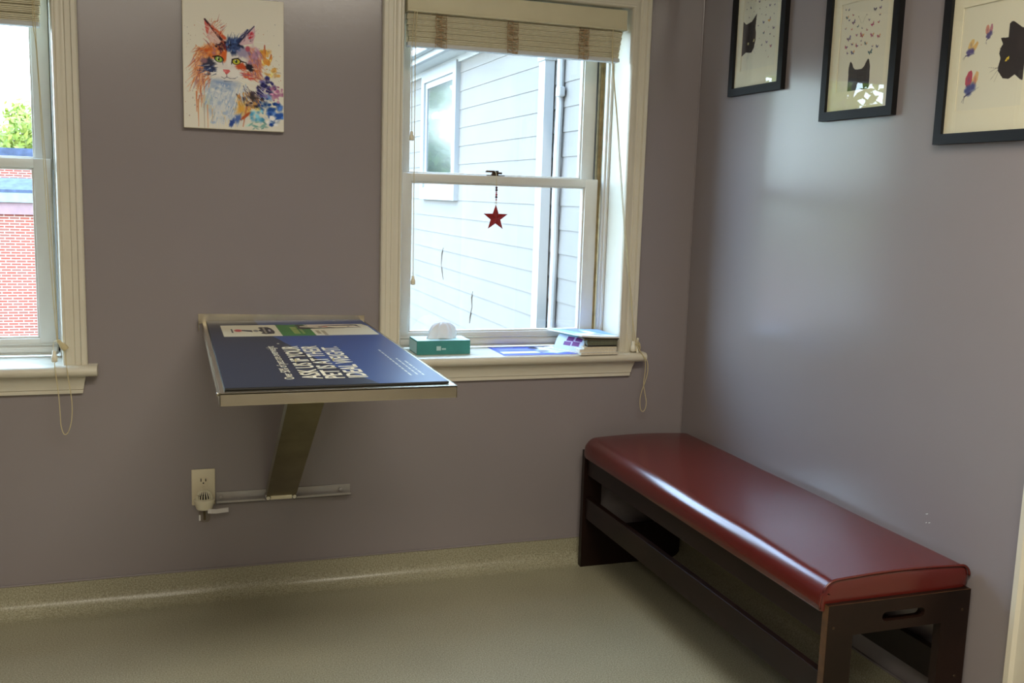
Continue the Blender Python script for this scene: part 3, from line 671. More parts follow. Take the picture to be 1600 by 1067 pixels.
def print_paint(kind):
    rnd = random.Random(kind); P = Paint(0, OW, OH, 0, 191, 233, (226, 222, 200))
    blk = (50, 44, 44)
    pal = [(70, 70, 120), (90, 60, 110), (60, 60, 90), (170, 70, 90), (60, 100, 110), (120, 90, 120)]
    if kind == 1:
        P.poly(F1CAT, blk); P.blob(35, 82, 5, 4.5, (226, 216, 150), soft=.3); P.poly([(61, 84), (67, 94), (70, 92), (68, 85)], (226, 216, 150)); P.blob(35, 81, 1.2, 3, blk, soft=.4)
        for a, b_ in (((40, 53), (30, 30)), ((45, 52), (38, 34)), ((69, 66), (84, 74)), ((70, 62), (88, 60)), ((66, 60), (78, 48))): P.line(*a, *b_, .5, .3, (150, 150, 170))
        for x, y, s in F1B:
            k = rnd.choice(pal) if s > 5 else rnd.choice([(150, 140, 130), (180, 160, 120), (120, 110, 120)])
            if s == 12: k = (220, 160, 60)
            butterfly(P, x, y, s*1.15, (k, rnd.choice(pal), k), rnd.uniform(-.8, .8))
    elif kind == 2:
        P.poly(F2CAT, blk)
        for x, y, s in F2B:
            k = rnd.choice(pal+[(190, 50, 60), (180, 60, 110)]); k2 = rnd.choice([k, (210, 150, 90), (90, 80, 140)])
            butterfly(P, x, y, s*1.1, (k, k2, k), rnd.uniform(-.8, .6))
        P.curve([(70, 190), (76, 186), (84, 172)], .5, (150, 150, 120)); P.curve([(104, 190), (98, 186), (90, 172)], .5, (150, 150, 120)); P.blob(72, 191, 1.5, 1.5, (110, 90, 80)); P.blob(104, 191, 1.5, 1.5, (90, 50, 80))
    else:
        P.poly(F3CAT, blk); P.blob(170, 130, 10, 30, (66, 56, 54), soft=.9, alpha=.5); P.poly([(133, 99), (137, 105), (144, 109), (143, 102), (137, 98)], (236, 206, 60)); P.poly([(137, 99.5), (139, 104), (141, 104), (139, 99.5)], blk)
        for a, b_ in (((115, 88), (94, 80)), ((115, 82), (98, 64)), ((118, 78), (108, 58)), ((115, 86), (90, 90))): P.line(*a, *b_, .5, .3, (70, 60, 60))
        butterfly(P, 80, 158, 26, ((206, 140, 120), (180, 120, 140), (90, 84, 130)), .1, True)
        butterfly(P, 27, 128, 32, ((222, 186, 116), (222, 180, 110), (92, 84, 136)), -.45, True)
        butterfly(P, 36, 44, 46, ((186, 70, 90), (222, 184, 124), (76, 84, 140)), -.12, True)
    return P
FR = {1: (-.213, 1.624, 'black-framed print of a cat peeking from the left edge, nearest the corner'),
      2: (-.711, 1.516, 'black-framed print of cat ears below a cloud of small butterflies, middle one'),
      3: (-1.166, 1.435, 'black-framed print of a cat profile with three large butterflies, nearest the door')}
for k, (ya, za, lab) in FR.items():
    yb, zb = ya-.300, za+.404; fb = .024; dx = -.0165
    T = thing('framed_print', (0, (ya+yb)/2, za), lab, 'framed picture', 'framed cat prints on the right wall')
    for q in ((ya, ya-fb, za, zb), (yb+fb, yb, za, zb), (ya, yb, za, za+fb), (ya, yb, zb-fb, zb)):
        pass
    b = B(); b.prism([(yb, za), (ya, za), (ya, zb), (yb, zb)], [[(yb+fb, za+fb), (ya-fb, za+fb), (ya-fb, zb-fb), (yb+fb, zb-fb)]], YZ, dx, -.0005)
    b.put('frame', 'frame', T)
    ym, zm = (ya+yb)/2, (za+zb)/2-.013+.002
    oy0, oy1 = ym+.095, ym-.095; oz0, oz1 = zm-.116+.009, zm+.116+.009
    if k == 1: oy0, oy1, oz0, oz1 = ya-.055, ya-.245, 1.70, 1.932
    if k == 2: oy0, oy1, oz0, oz1 = -.768, -.958, 1.59, 1.822
    if k == 3: oy0, oy1, oz0, oz1 = -1.220, -1.410, 1.510, 1.742
    b = B(); b.prism([(yb+fb-.002, za+fb-.002), (ya-fb+.002, za+fb-.002), (ya-fb+.002, zb-fb+.002), (yb+fb-.002, zb-fb+.002)], [[(oy1, oz0), (oy0, oz0), (oy0, oz1), (oy1, oz1)]], YZ, -.0080, -.0062)
    b.put('mat_board', 'matb', T)
    print_paint(k).mesh('print', 'print', lambda u, v: (u*0-.0055, oy0+.002-(oy0-oy1+.004)*u, oz1+.002-(oz1-oz0+.004)*v), T)
    B().box(-.0115, -.0100, yb+fb-.002, ya-fb+.002, za+fb-.002, zb-fb+.002).put('glass', 'framepane', T)

# ------------------------------------------------------------------ fold-down exam table
TX0, TX1, TYF, TZ = -1.656, -1.162, -1.098, .874
T = thing('exam_table', ((TX0+TX1)/2, 0, .30), 'wall-mounted stainless steel exam table on a slanted arm', 'exam table')
b = B()
b.box(TX0, TX1, TYF, -.004, TZ-.003, TZ)
b.box(TX0, TX1, TYF, TYF+.0025, TZ-.0265, TZ, .0008); b.box(TX0, TX0+.0025, TYF, -.004, TZ-.0265, TZ, .0008); b.box(TX1-.0025, TX1, TYF, -.004, TZ-.0265, TZ, .0008)
b.box(TX0, TX0+.002, TYF+.002, -.004, TZ, TZ+.0022, .0006)
b.box(TX0+.04, TX1-.04, TYF+.10, -.08, TZ-.022, TZ-.004)
b.put('tabletop', 'steel', T)
b = B()
r = .016; bsx0, bsx1, bz1 = TX0-.012, TX1+.0, .908
pts = [(bsx0, TZ-.002), (bsx1, TZ-.002), (bsx1, bz1-r)] + [(bsx1-r+r*math.cos(a), bz1-r+r*math.sin(a)) for a in [math.pi/2*i/5 for i in range(6)]] + [(bsx0+.006, bz1), (bsx0, bz1-.006)]
b.prism(pts, [], XZ, -.0045, -.001)
b.box(bsx0, bsx0+.002, -.026, -.002, TZ-.022, TZ+.012, .0005)
b.put('backsplash', 'steel', T)
B().lathe([(.0042, 0), (.005, .003), (.003, .0055)], Matrix.Translation((TX0, -1.075, TZ-.006)) @ Matrix.Rotation(-math.pi/2, 4, 'Y'), 12).put('rivet', 'chrome', T, smooth=True)
# slanted arm: folded channel
A0 = Vector((0, -.034, .325)); A1 = Vector((0, -.790, .864))
dr = (A1-A0).normalized(); nn = Vector((0, -dr.z, dr.y))     # outward, up and away from the wall
nn = Vector((0, -dr.z, dr.y)) if False else Vector((0, dr.z*-1, dr.y))
def arm_ring(p, x0, x1):
    t = .003; d = .028
    up = Vector((0, -dr.z, dr.y))*-1
    fr = p; bk = p + up*d
    return [Vector((x0, fr.y, fr.z)), Vector((x1, fr.y, fr.z)), Vector((x1, bk.y, bk.z)), Vector((x1-t, bk.y, bk.z)), Vector((x1-t, (fr+up*t).y, (fr+up*t).z)), Vector((x0+t, (fr+up*t).y, (fr+up*t).z)), Vector((x0+t, bk.y, bk.z)), Vector((x0, bk.y, bk.z))]
b = B(); b.loft([arm_ring(A0, -1.472, -1.380), arm_ring(A1, -1.470, -1.378)]); b.put('support_arm', 'steel_old', T)
b = B(); b.box(-1.50, -1.35, -.84, -.76, TZ-.030, TZ-.020, .002); b.put('arm_mount', 'steel_old', T)
# wall channel
b = B()
bx0, bx1 = -1.622, -1.204
b.box(bx0, bx1, -.004, -.001, .308, .340, .0008); b.box(bx0, bx1, -.024, -.001, .308, .311, .0008); b.box(bx0, bx1, -.024, -.0215, .308, .3165, .0008)
wb = b.put('wall_channel', 'alu', T)
for x in (-1.608, -1.234):
    b = B(); b.lathe([(.010, 0), (.010, .002), (.0065, .002), (.0065, .007), (.005, .008)], Matrix.Translation((x, -.004, .325)) @ Matrix.Rotation(math.pi/2, 4, 'X'), 12); b.put('bolt', 'alu', wb, smooth='auto')
b = B(); b.box(-1.476, -1.377, -.036, -.0045, .312, .331, .003); cl = b.put('hinge_block', 'alu', T, smooth='auto')
b = B(); b.box(-1.462, -1.393, -.0385, -.036, .315, .328, .001); b.put('hinge_plate', 'steel', cl)
for x in (-1.467, -1.386):
    B().lathe([(.0085, 0), (.0085, .003), (.006, .006)], Matrix.Translation((x, -.036, .3215)) @ Matrix.Rotation(math.pi/2, 4, 'X'), 14).put('bolt', 'chrome', cl, smooth='auto')

# printed mat on the table
MX0, MX1, MY0, MY1 = -1.645, -1.174, -1.074, -.006
MZ = TZ+.0052
T = thing('advert_mat', ((MX0+MX1)/2, (MY0+MY1)/2, TZ), 'navy and blue printed mat with cream lettering, lying on the exam table', 'table mat')
B().box(MX0, MX1, MY0, MY1, TZ+.0008, MZ, .001).put('rubber_base', 'mat_black', T)
P = Paint(MX0, MX1, MY1, MY0, 320, 700, (20, 36, 62))
P.poly([(-1.505, 0), (-1.497, -.15), (-1.488, -.30), (-1.462, -.46), (-1.435, -.62), (-1.405, -.78), (-1.372, -.92), (-1.335, -1.04), (-1.32, -1.1), (-1.1, -1.1), (-1.1, 0)], (36, 72, 138))
S0, S1, Ya, Yb = -1.611, -1.180, -.112, -.345
P.poly([(S0, Ya), (S1-.012, Ya), (S1, Ya-.05), (S1, Yb), (S0, Yb)], (238, 232, 206))
P.poly([(-1.452, Ya), (-1.360, Ya), (-1.360, Yb), (-1.452, Yb)], (46, 128, 46))
# scoop tin and red tag picture
P.poly([(-1.585, -.19), (-1.581, -.19), (-1.581, -.27), (-1.585, -.27)], (40, 24, 30)); P.blob(-1.566, -.225, .013, .030, (206, 60, 66), soft=.4)
P.poly([(-1.556, -.21), (-1.528, -.22), (-1.528, -.26), (-1.556, -.235)], (50, 40, 60)); P.blob(-1.517, -.235, .009, .026, (120, 116, 110), soft=.4)
P.poly([(-1.507, -.18), (-1.503, -.16), (-1.478, -.16), (-1.470, -.19), (-1.466, -.25), (-1.470, -.295), (-1.495, -.305), (-1.507, -.29), (-1.500, -.26), (-1.508, -.24), (-1.508, -.22), (-1.501, -.20)], (24, 28, 40))
P.poly([(-1.495, -.17), (-1.489, -.17), (-1.489, -.29), (-1.495, -.29)], (150, 140, 120)); P.poly([(-1.482, -.21), (-1.476, -.21), (-1.476, -.25), (-1.482, -.25)], (190, 180, 190))
for i in range(8): P.poly([(-1.416, -.165-.018*i), (-1.398, -.165-.018*i), (-1.398, -.176-.018*i), (-1.416, -.176-.018*i)], (196, 200, 110), .9)
for i in range(6): P.poly([(-1.392, -.20-.018*i), (-1.384, -.20-.018*i), (-1.384, -.212-.018*i), (-1.392, -.212-.018*i)], (196, 200, 110), .8)
# two dogs side by side, seen lengthways
P.poly([(-1.398, -.130), (-1.385, -.118), (-1.372, -.130), (-1.366, -.150), (-1.23, -.122), (-1.21, -.13), (-1.205, -.19), (-1.35, -.205), (-1.38, -.215), (-1.398, -.20), (-1.390, -.17)], (30, 26, 30))
P.poly([(-1.37, -.118), (-1.22, -.113), (-1.23, -.128), (-1.365, -.138)], (236, 216, 206)); P.poly([(-1.385, -.15), (-1.22, -.145), (-1.205, -.185), (-1.34, -.185), (-1.385, -.165)], (236, 222, 196))
P.blob(-1.312, -.165, .012, .012, (190, 90, 80), soft=.4); P.blob(-1.325, -.17, .008, .010, (90, 80, 90), soft=.5); P.blob(-1.24, -.165, .005, .008, (90, 80, 70), soft=.5); P.poly([(-1.30, -.175), (-1.25, -.20), (-1.27, -.20), (-1.32, -.19)], (40, 34, 34))
for j, (x, n_) in enumerate(((-1.350, 5), (-1.334, 7))):
    for i in range(n_): P.poly([(x, -.245-.014*i), (x+.010, -.245-.014*i), (x+.010, -.255-.014*i), (x, -.255-.014*i)], (150, 130, 80), .9)
P.blob(-1.480, -.485, .004, .007, (240, 236, 220), soft=.3)
for j, (x, y0) in enumerate(((-1.238, -.62), (-1.222, -.76), (-1.209, -.80))):
    y = y0; rn = random.Random(j)
    while y > -.985:
        l = rn.uniform(.012, .034); P.line(x, y, x, max(y-l, -.99), .0028, .0028, (226, 226, 214), .95); y -= l+.010
P.mesh('printed_top', 'matprint', lambda u, v: (MX0+.001+(MX1-MX0-.002)*u, MY1-.001+(MY0-MY1+.002)*v, u*0+MZ+.0004), T)
def glyph_coords(txt, bold):
    cu = bpy.data.curves.new('t', 'FONT'); cu.body = txt; cu.offset = bold; cu.extrude = 0; cu.resolution_u = 3
    o = bpy.data.objects.new('t', cu); C.objects.link(o)
    dg = bpy.context.evaluated_depsgraph_get(); dg.update()
    me = bpy.data.meshes.new_from_object(o.evaluated_get(dg)); bpy.data.objects.remove(o)
    co = np.empty(len(me.vertices)*3); me.vertices.foreach_get('co', co); return me, co.reshape(-1, 3)
def text_mesh(name, s, x_top, x_bot, y_start, y_end, z, mt, parent, bold=.0):
    """one part per word; tops of the letters point to -x, reading towards +y"""
    _, full = glyph_coords(s, bold); x0, x1 = full[:, 0].min(), full[:, 0].max(); words = s.split(' ')
    for k, wd in enumerate(words):
        me, co = glyph_coords(wd, bold)
        end = glyph_coords(' '.join(words[:k+1]), bold)[1][:, 0].max()       # where this word ends in the line
        xs = co[:, 0]+(end-co[:, 0].max()); n = np.empty_like(co)
        n[:, 1] = y_start+(xs-x0)/(x1-x0)*(y_end-y_start)
        n[:, 0] = x_bot-co[:, 1]/.70*(x_bot-x_top); n[:, 2] = z
        me.vertices.foreach_set('co', n.ravel()); me.update(); me.materials.clear()
        put(name, me, mt, parent)
for s, xt, xb, ya, yb, bo in (('Over 50% of pets are overweight', -1.517, -1.496, -.998, -.530, .004), ('ASK US IF YOUR', -1.478, -1.437, -1.000, -.535, .020),
                      ('PET IS AT THEIR', -1.430, -1.389, -1.000, -.538, .020), ('IDEAL WEIGHT.', -1.380, -1.338, -.998, -.555, .020)):
    text_mesh('lettering', s, xt, xb, ya, yb, MZ+.0008, 'letter', T, bo)

# ------------------------------------------------------------------ outlet, plug-in freshener
ox0, ox1, oz0, oz1 = -1.695, -1.625, .303, .4175
T = thing('wall_outlet', ((ox0+ox1)/2, 0, oz0), 'ivory duplex wall outlet plate left of the exam table bracket', 'outlet')
B().box(ox0, ox1, -.0055, -.0003, oz0, oz1, .0025, 3).put('cover_plate', 'plate', T, smooth='auto')
cxo = (ox0+ox1)/2
for zc in (.3795, .341):
    pr = []
    for i in range(24):
        a = 2*math.pi*i/24; pr.append((cxo+.0165*math.cos(a), zc+max(-.0135, min(.0135, .0165*math.sin(a)))))
    rc = B().prism(pr, [], XZ, -.0072, -.005).put('receptacle', 'plate', T)
    b = B(); b.box(cxo-.0085, cxo-.0055, -.0076, -.0068, zc-.001, zc+.009); b.box(cxo+.0055, cxo+.0085, -.0076, -.0068, zc-.001, zc+.008)
    b.lathe([(.0024, 0), (.0024, .0008)], Matrix.Translation((cxo, -.0068, zc-.006)) @ Matrix.Rotation(math.pi/2, 4, 'X'), 10); b.put('slot', 'slot', rc)
b = B(); b.lathe([(.003, 0), (.002, .0012)], Matrix.Translation((cxo, -.0055, .360)) @ Matrix.Rotation(math.pi/2, 4, 'X'), 10); b.put('screw', 'plate', T)
cf = (-1.659, -.040)
T = thing('plug_in_freshener', (cf[0], cf[1], .262), 'white plug-in air freshener with small vial, in the lower socket', 'air freshener')
Z = Matrix.Translation((cf[0], cf[1], 0))
b = B(); b.lathe([(.016, .300), (.024, .303), (.027, .312), (.0295, .322), (.031, .327), (.031, .331), (.028, .3335), (.022, .335)], Z, 28)
b.box(cf[0]-.014, cf[0]+.014, -.030, -.0075, .318, .345, .003); b.put('body', 'ivory', T, smooth='auto')
b = B()
for k in range(9):                         # grille fins forming a dome
    a = math.radians(-80+20*k)
    x = cf[0]+.024*math.sin(a); y = cf[1]-.019*math.cos(a)*.9
    b.tube(smoothpath([(x, y, .333), (cf[0]+.022*math.sin(a), cf[1]-.019*math.cos(a), .345), (cf[0]+.015*math.sin(a), cf[1]-.012*math.cos(a), .356), (cf[0]+.006*math.sin(a), cf[1]-.003*math.cos(a), .361)], 4), .0019, 6)
b.sphere((cf[0], cf[1], .359), .008, (1, 1, .4)); b.put('grille', 'ivory', T, smooth=True)
b = B(); b.lathe([(.017, .333), (.016, .345), (.010, .354), (.003, .357)], Z, 16); b.put('wick_chamber', 'slot', T)
b = B(); b.lathe([(.009, .300), (.0095, .296), (.016, .292), (.017, .288), (.017, .268), (.014, .263), (.004, .262)], Z, 20); b.put('vial', 'oil', T, smooth='auto')
b = B(); b.lathe([(.004, .266), (.004, .300)], Z, 8); b.put('wick', 'cover_brown', T)
b = B(); b.box(-1.676, -1.671, -.058, -.0575, .270, .288)
st = [(-1.650, -.060, .300), (-1.640, -.061, .299), (-1.625, -.058, .297), (-1.605, -.050, .296), (-1.588, -.044, .295)]
b.loft([[(x, y, z-.0075), (x, y-.0014, z-.0075), (x, y-.0014, z+.0065), (x, y, z+.0065)] for x, y, z in st])
b.put('label_strip', 'tag', T)

# ------------------------------------------------------------------ bench
T = thing('bench', (-.205, -.73, 0), 'long dark wooden bench with oxblood vinyl cushion against the right wall', 'bench')
bx0, bx1, by0, by1, bzt = -.400, -.012, -1.416, -.038, .420
def end_panel(yf, yt):
    slot = [(-.245+.011*math.cos(a), .379+.011*math.sin(a)) for a in [math.pi/2+math.pi*i/8 for i in range(9)]] + [(-.150+.011*math.cos(a), .379+.011*math.sin(a)) for a in [-math.pi/2+math.pi*i/8 for i in range(9)]]
    out = [(bx0, 0), (bx1, 0), (bx1, bzt), (bx0, bzt)]
    hole = [(bx0+.068, .14), (bx1-.078, .14), (bx1-.078, .346), (bx0+.068, .346)]
    b = B(); b.prism(out, [hole, slot], XZ, yf, yt)
    o = b.put('end_panel', 'wood', T)
    return o
e1 = end_panel(by0, by0+.022); e2 = end_panel(by1-.022, by1)
b = B(); b.box(bx0-.0006, bx0+.0004, by0+.001, by0+.021, .004, bzt-.001); b.box(bx0, bx1, by0+.0002, by0+.0016, bzt-.0012, bzt+.0004); b.put('worn_edge', 'woodedge', e1)
for x, z in ((-.385, .368), (-.032, .372), (-.036, .21), (-.385, .21)):
    B().lathe([(.0034, 0), (.003, .0012)], Matrix.Translation((x, by0, z)) @ Matrix.Rotation(math.pi/2, 4, 'X'), 10).put('screw', 'lock', e1)
for nme, x0, x1, z0, z1 in (('apron', -.390, -.372, .335, .419), ('stretcher', -.392, -.372, .180, .254), ('apron', -.040, -.022, .335, .419), ('stretcher', -.040, -.020, .168, .245)):
    B().box(x0, x1, by0+.022, by1-.022, z0, z1, .0015).put(nme, 'wood', T)
b = B()
B_seat = b.box(-.388, -.024, by0+.024, by1-.024, .404, .4195); b.put('seat_board', 'wood', T)
# cushion: rounded section swept along the bench
def cushion():
    x0, x1, y0, y1 = -.412, -.006, by0+.014, by1-.012
    z0, z1 = .4205, .472
    sec = []
    R1, R2 = .044, .026
    sec.append((x0+.014, .408)); sec.append((x0+.003, .402)); sec.append((x0, .408)); sec.append((x0-.001, .420))
    for i in range(9):
        a = math.pi-math.pi/2*i/8; sec.append((x0+R1+R1*math.cos(a), z1-R1+R1*math.sin(a)))
    for i in range(1, 12):
        u = i/12; sec.append((x0+R1+(x1-R2-x0-R1)*u, z1+.006*math.sin(math.pi*u)))
    for i in range(9):
        a = math.pi/2-math.pi/2*i/8; sec.append((x1-R2+R2*math.cos(a), z1-R2+R2*math.sin(a)))
    sec.append((x1, .424)); sec.append((x1-.006, z0)); sec.append((x0+.020, z0))
    cx, cz = (x0+x1)/2, .442
    rings = []
    ys = [(y0+.000, .030), (y0+.0008, .012), (y0+.003, .004), (y0+.007, 0)] + [(y0+.01+(y1-y0-.05)*i/24, 0) for i in range(25)] + [(y1-.028, .002), (y1-.018, .006), (y1-.010, .012), (y1-.004, .020), (y1, .034)]
    for y, ins in ys:
        r = []
        for x, z in sec:
            dx_ = x-cx; kx = max(0, 1-ins/.205*1.0) if ins else 1
            nx_ = cx+dx_*kx; nz = z-(ins*.8 if z > .450 else (ins*.3 if z > .44 else 0)); 
            wob = .0006*math.sin(y*13+x*9) if z > .46 else 0
            r.append((nx_+(wob*.6 if x < x0+.02 else 0), y, max(nz, min(z, .4205))+(wob if z > .46 else 0)))
        rings.append(r)
    b = B(); b.loft(rings); return b, sec, y0
b, sec, yc0 = cushion(); cu = b.put('cushion', 'vinyl', T, smooth='auto')
path = [(x if x > -.40 else x-.001, yc0+.0015, z+.0008) for x, z in sec[2:-3]]
b = B(); b.tube(path, .0030, 8); b.put('piping', 'vinyl', cu, smooth=True)

# ------------------------------------------------------------------ things on the sill
tx0, tx1, ty0, ty1 = -.984, -.802, .012, .122
T = thing('tissue_box', ((tx0+tx1)/2, (ty0+ty1)/2, ZS), 'teal tissue box with white tissue at the left of the window sill', 'tissue box')
B().box(tx0, tx1, ty0, ty1, ZS, ZS+.046, .0012).put('carton', 'teal', T)
b = B(); b.box(tx0+.001, tx1-.001, ty0+.001, ty1-.001, ZS+.0461, ZS+.0468); b.put('top_panel', 'teal_l', T)
b = B(); b.box(tx0-.0006, tx0, ty0+.006, ty1-.006, ZS+.004, ZS+.042); b.put('end_label', 'teal_l', T)
b = B(); B().box(-.918, -.903, ty0-.0006, ty0, ZS+.014, ZS+.028).put('label', 'teal_l', T); b.box(-.900, -.886, ty0-.0006, ty0, ZS+.016, ZS+.021)
b.put('label', 'teal_l', T)
b = B()                                     # folded tissue
n = 36; rings = []
for i in range(13):
    t = i/12; z = ZS+.045+.058*t
    prof_ = math.sqrt(max(0, 1-t**2.1))
    r = []
    for k in range(n):
        a = 2*math.pi*k/n; fold = 1+.16*math.sin(a*4+t*1.5)+.11*math.sin(a*9+1.3-t*2)
        rx = .045*prof_*fold+.001; ry = .022*prof_*fold*(1-.3*t)+.001
        r.append((-.888+rx*math.cos(a)+.006*t, .066+ry*math.sin(a)+.008*t, z+.004*math.sin(a*3)*(1-t)))
    rings.append(r)
b.loft(rings); b.put('tissue', 'tissue', T, smooth=True)

# flat leaflet
T = thing('leaflet', (-.57, .04, ZS), 'flat blue leaflet with yellow strip and pets lying in the middle of the sill', 'leaflet')
lx0, lx1, ly0, ly1 = -.702, -.430, -.046, .142
P = Paint(lx0, lx1, ly1, ly0, 200, 140, (78, 92, 178))
P.poly([(lx0, ly1), (lx1, ly1), (lx1, ly1-.008), (lx0, ly1-.010)], (90, 90, 130))
P.blob(-.50, .09, .055, .045, (236, 236, 236), rag=.2, soft=.3); P.blob(-.545, .10, .020, .028, (60, 56, 62), soft=.4); P.blob(-.455, .10, .030, .030, (120, 110, 120), soft=.5)
P.blob(-.50, .03, .07, .045, (206, 232, 236), rag=.15, soft=.3); P.blob(-.535, .03, .030, .025, (120, 116, 130), rot=.5, soft=.4); P.blob(-.445, .02, .030, .030, (226, 200, 190), soft=.5); P.blob(-.49, .115, .012, .012, (226, 196, 160), soft=.3)
P.poly([(-.69, .035), (-.565, .035), (-.555, -.005), (-.69, -.005)], (224, 228, 140))
for r0, x0, n_, l in ((.118, -.688, 6, .009), (.090, -.68, 9, .009), (.068, -.68, 9, .010)):
    for i in range(n_): P.line(x0+i*.0125, r0, x0+i*.0125+l, r0, .0035, .0035, (214, 220, 246), .9)
B().box(lx0, lx1, ly0, ly1, ZS, ZS+.0008).put('sheet', 'paper', T)
P.mesh('printed_face', 'gloss', lambda u, v: (lx0+(lx1-lx0)*u, ly1+(ly0-ly1)*v, u*0+ZS+.0011), T)

# magazines: each one its own thing
GM = 'magazines stacked at the right end of the sill'
def magazine(cx, cy, z, wx, wy, th, rot, cover, pages, lab, sag=0, name='magazine'):
    T = thing(name, (cx, cy, z), lab, 'magazine', GM)
    mtx = Matrix.Translation((cx, cy, z)) @ Matrix.Rotation(rot, 4, 'Z')
    def slab(x0, x1, y0, y1, z0, z1, nx=10):
        b = B(); R = []
        for i in range(nx+1):
            x = x0+(x1-x0)*i/nx; dz = sag*((i/nx-1)**2)
            R.append([(x, y0, z0+dz), (x, y1, z0+dz), (x, y1, z1+dz), (x, y0, z1+dz)])
        b.loft(R); return b
    slab(-wx/2+.001, wx/2-.001, -wy/2+.0015, wy/2, .0006, th-.0006).put('pages', pages, T, mtx=mtx)
    slab(-wx/2, wx/2, -wy/2, wy/2, th-.0007, th).put('cover', cover, T, mtx=mtx)
    slab(-wx/2, wx/2, -wy/2, wy/2, 0, .0006).put('cover', cover, T, mtx=mtx)
    return T
z = ZS+.0002
stack = [(-.366, .028, .140, .186, .0075, .02, 'paper', 'pages', 'cream-paged magazine, lowest of the sill stack'),
         (-.367, .030, .138, .184, .0105, -.01, 'paper', 'pages', 'thick cream-paged magazine second from the bottom of the sill stack'),
         (-.360, .031, .124, .180, .0075, .015, 'pages', 'pages', 'cream booklet with curled cover, third up in the sill stack'),
         (-.350, .032, .108, .182, .0045, -.02, 'cover_dark', 'cover_dark', 'black-edged booklet in the middle of the sill stack'),
         (-.352, .033, .112, .182, .0060, .01, 'pages_d', 'pages_d', 'grey green magazine above the black-edged booklet'),
         (-.351, .034, .114, .180, .0060, -.015, 'pages_d', 'pages_d', 'grey green magazine, sixth up in the sill stack'),
         (-.352, .034, .116, .182, .0045, .02, 'cover_dark', 'pages_d', 'dark-covered booklet near the top of the sill stack'),
         (-.352, .036, .130, .180, .0050, -.005, 'cover_brown', 'cover_brown', 'brown-edged magazine just under the blue one')]
for cx, cy, wx, wy, th, rot, cv, pg, lab in stack:
    magazine(cx, cy, z, wx, wy, th, rot, cv, pg, lab); z += th+.0004
ztop = z
def printed_slab(name, lab, cat, P, fnc, th, group=None):
    """thin bent sheet: fnc(u,v)->(x,y,z); printed face on top, paper below"""
    o = fnc(np.array(.5), np.array(.5)); T = thing(name, tuple(float(q) for q in o), lab, cat, group)
    b = B(); n = 10
    R = []
    for i in range(n+1):
        u = i/n; A = [float(q) for q in fnc(np.array(u), np.array(0.))]; D = [float(q) for q in fnc(np.array(u), np.array(1.))]
        R.append([(A[0], A[1], A[2]), (D[0], D[1], D[2]), (D[0], D[1], D[2]-th), (A[0], A[1], A[2]-th)])
    b.loft(R); b.put('sheet', 'paper', T)
    P.mesh('printed_face', 'gloss', lambda u, v: tuple(q+o_ for q, o_ in zip(fnc(u, v), (0, 0, .0005))), T)
    return T
P = Paint(0, 1, 1, 0, 90, 80, (150, 186, 236))
P.poly([(.15, .95), (.6, 1), (.55, .35), (.3, .6)], (110, 130, 214)); P.poly([(.55, .9), (.72, .95), (1, .3), (.8, .35)], (120, 160, 224)); P.poly([(.0, .25), (.5, .45), (1, .15), (1, 0), (0, 0)], (232, 238, 248))
P.blob(.6, .6, .14, .25, (226, 236, 250), rag=.2, soft=.4); P.poly([(.35, .25), (.6, .35), (.8, .2), (.6, .15)], (150, 150, 226)); P.poly([(.0, .9), (.12, 1), (.3, .5), (.2, .4)], (140, 200, 232))
def topmag(u, v):   # u across x, v front<-back
    x = -.430+(.430-.290)*u - .030*v*(1-u)*0; y = .130-(.190)*v
    x = x - .055*(1-v)*(1-u)+.0*(v)
    zz = ztop+.0055+.006*(1-u)**2+0*v
    return x, y, zz
printed_slab('magazine', 'blue and white magazine, topmost of the stack at the right end of the sill', 'magazine', P, topmag, .005, GM)
# curved brochure with a purple block slumping off the stack
P = Paint(0, 1, 1, 0, 80, 90, (196, 216, 238))
P.poly([(.0, .95), (1, .8), (1, .7), (.0, .86)], (120, 200, 200))
for (xa, xb, ya, yb) in ((.36, .60, .42, .72), (.66, .90, .46, .74), (.30, .55, .18, .38), (.60, .86, .20, .42)):
    P.poly([(xa, ya), (xb, ya), (xb, yb), (xa, yb)], (96, 40, 120)); 
    for i in range(4): P.line(xa+.03, ya+.06*(i+1)*((yb-ya)/.3), xb-.03, ya+.06*(i+1)*((yb-ya)/.3), .006, .006, (140, 90, 160), .8)
P.poly([(.34, .18), (.88, .20), (.90, .72), (.36, .72)], (150, 60, 140), .25)
def slump(u, v):    # u: left-back to right-front along the slope foot, v: 0 top .. 1 foot
    fx = -.4845+(.060)*u; fy = .060-.105*u
    dx, dy = .034, .022
    s = 1-v
    return fx+dx*s*1.0, fy+dy*s, ZS+.008+.047*np.sin(s*math.pi/2*.95)
printed_slab('brochure', 'pale blue brochure with purple squares slumping off the left of the stack', 'brochure', P, slump, .003)
P = Paint(0, 1, 1, 0, 60, 30, (232, 236, 242)); P.poly([(0, 1), (1, .9), (1, .7), (0, .85)], (170, 200, 206)); P.line(.1, .4, .8, .35, .02, .02, (150, 160, 190))
def low(u, v):
    return -.505+.075*u+.028*(1-v), .095-.145*u, ZS+.0042+.0*u+.004*(1-v)
printed_slab('folded_pamphlet', 'narrow white folded pamphlet at the foot of the purple brochure', 'pamphlet', P, low, .0026)

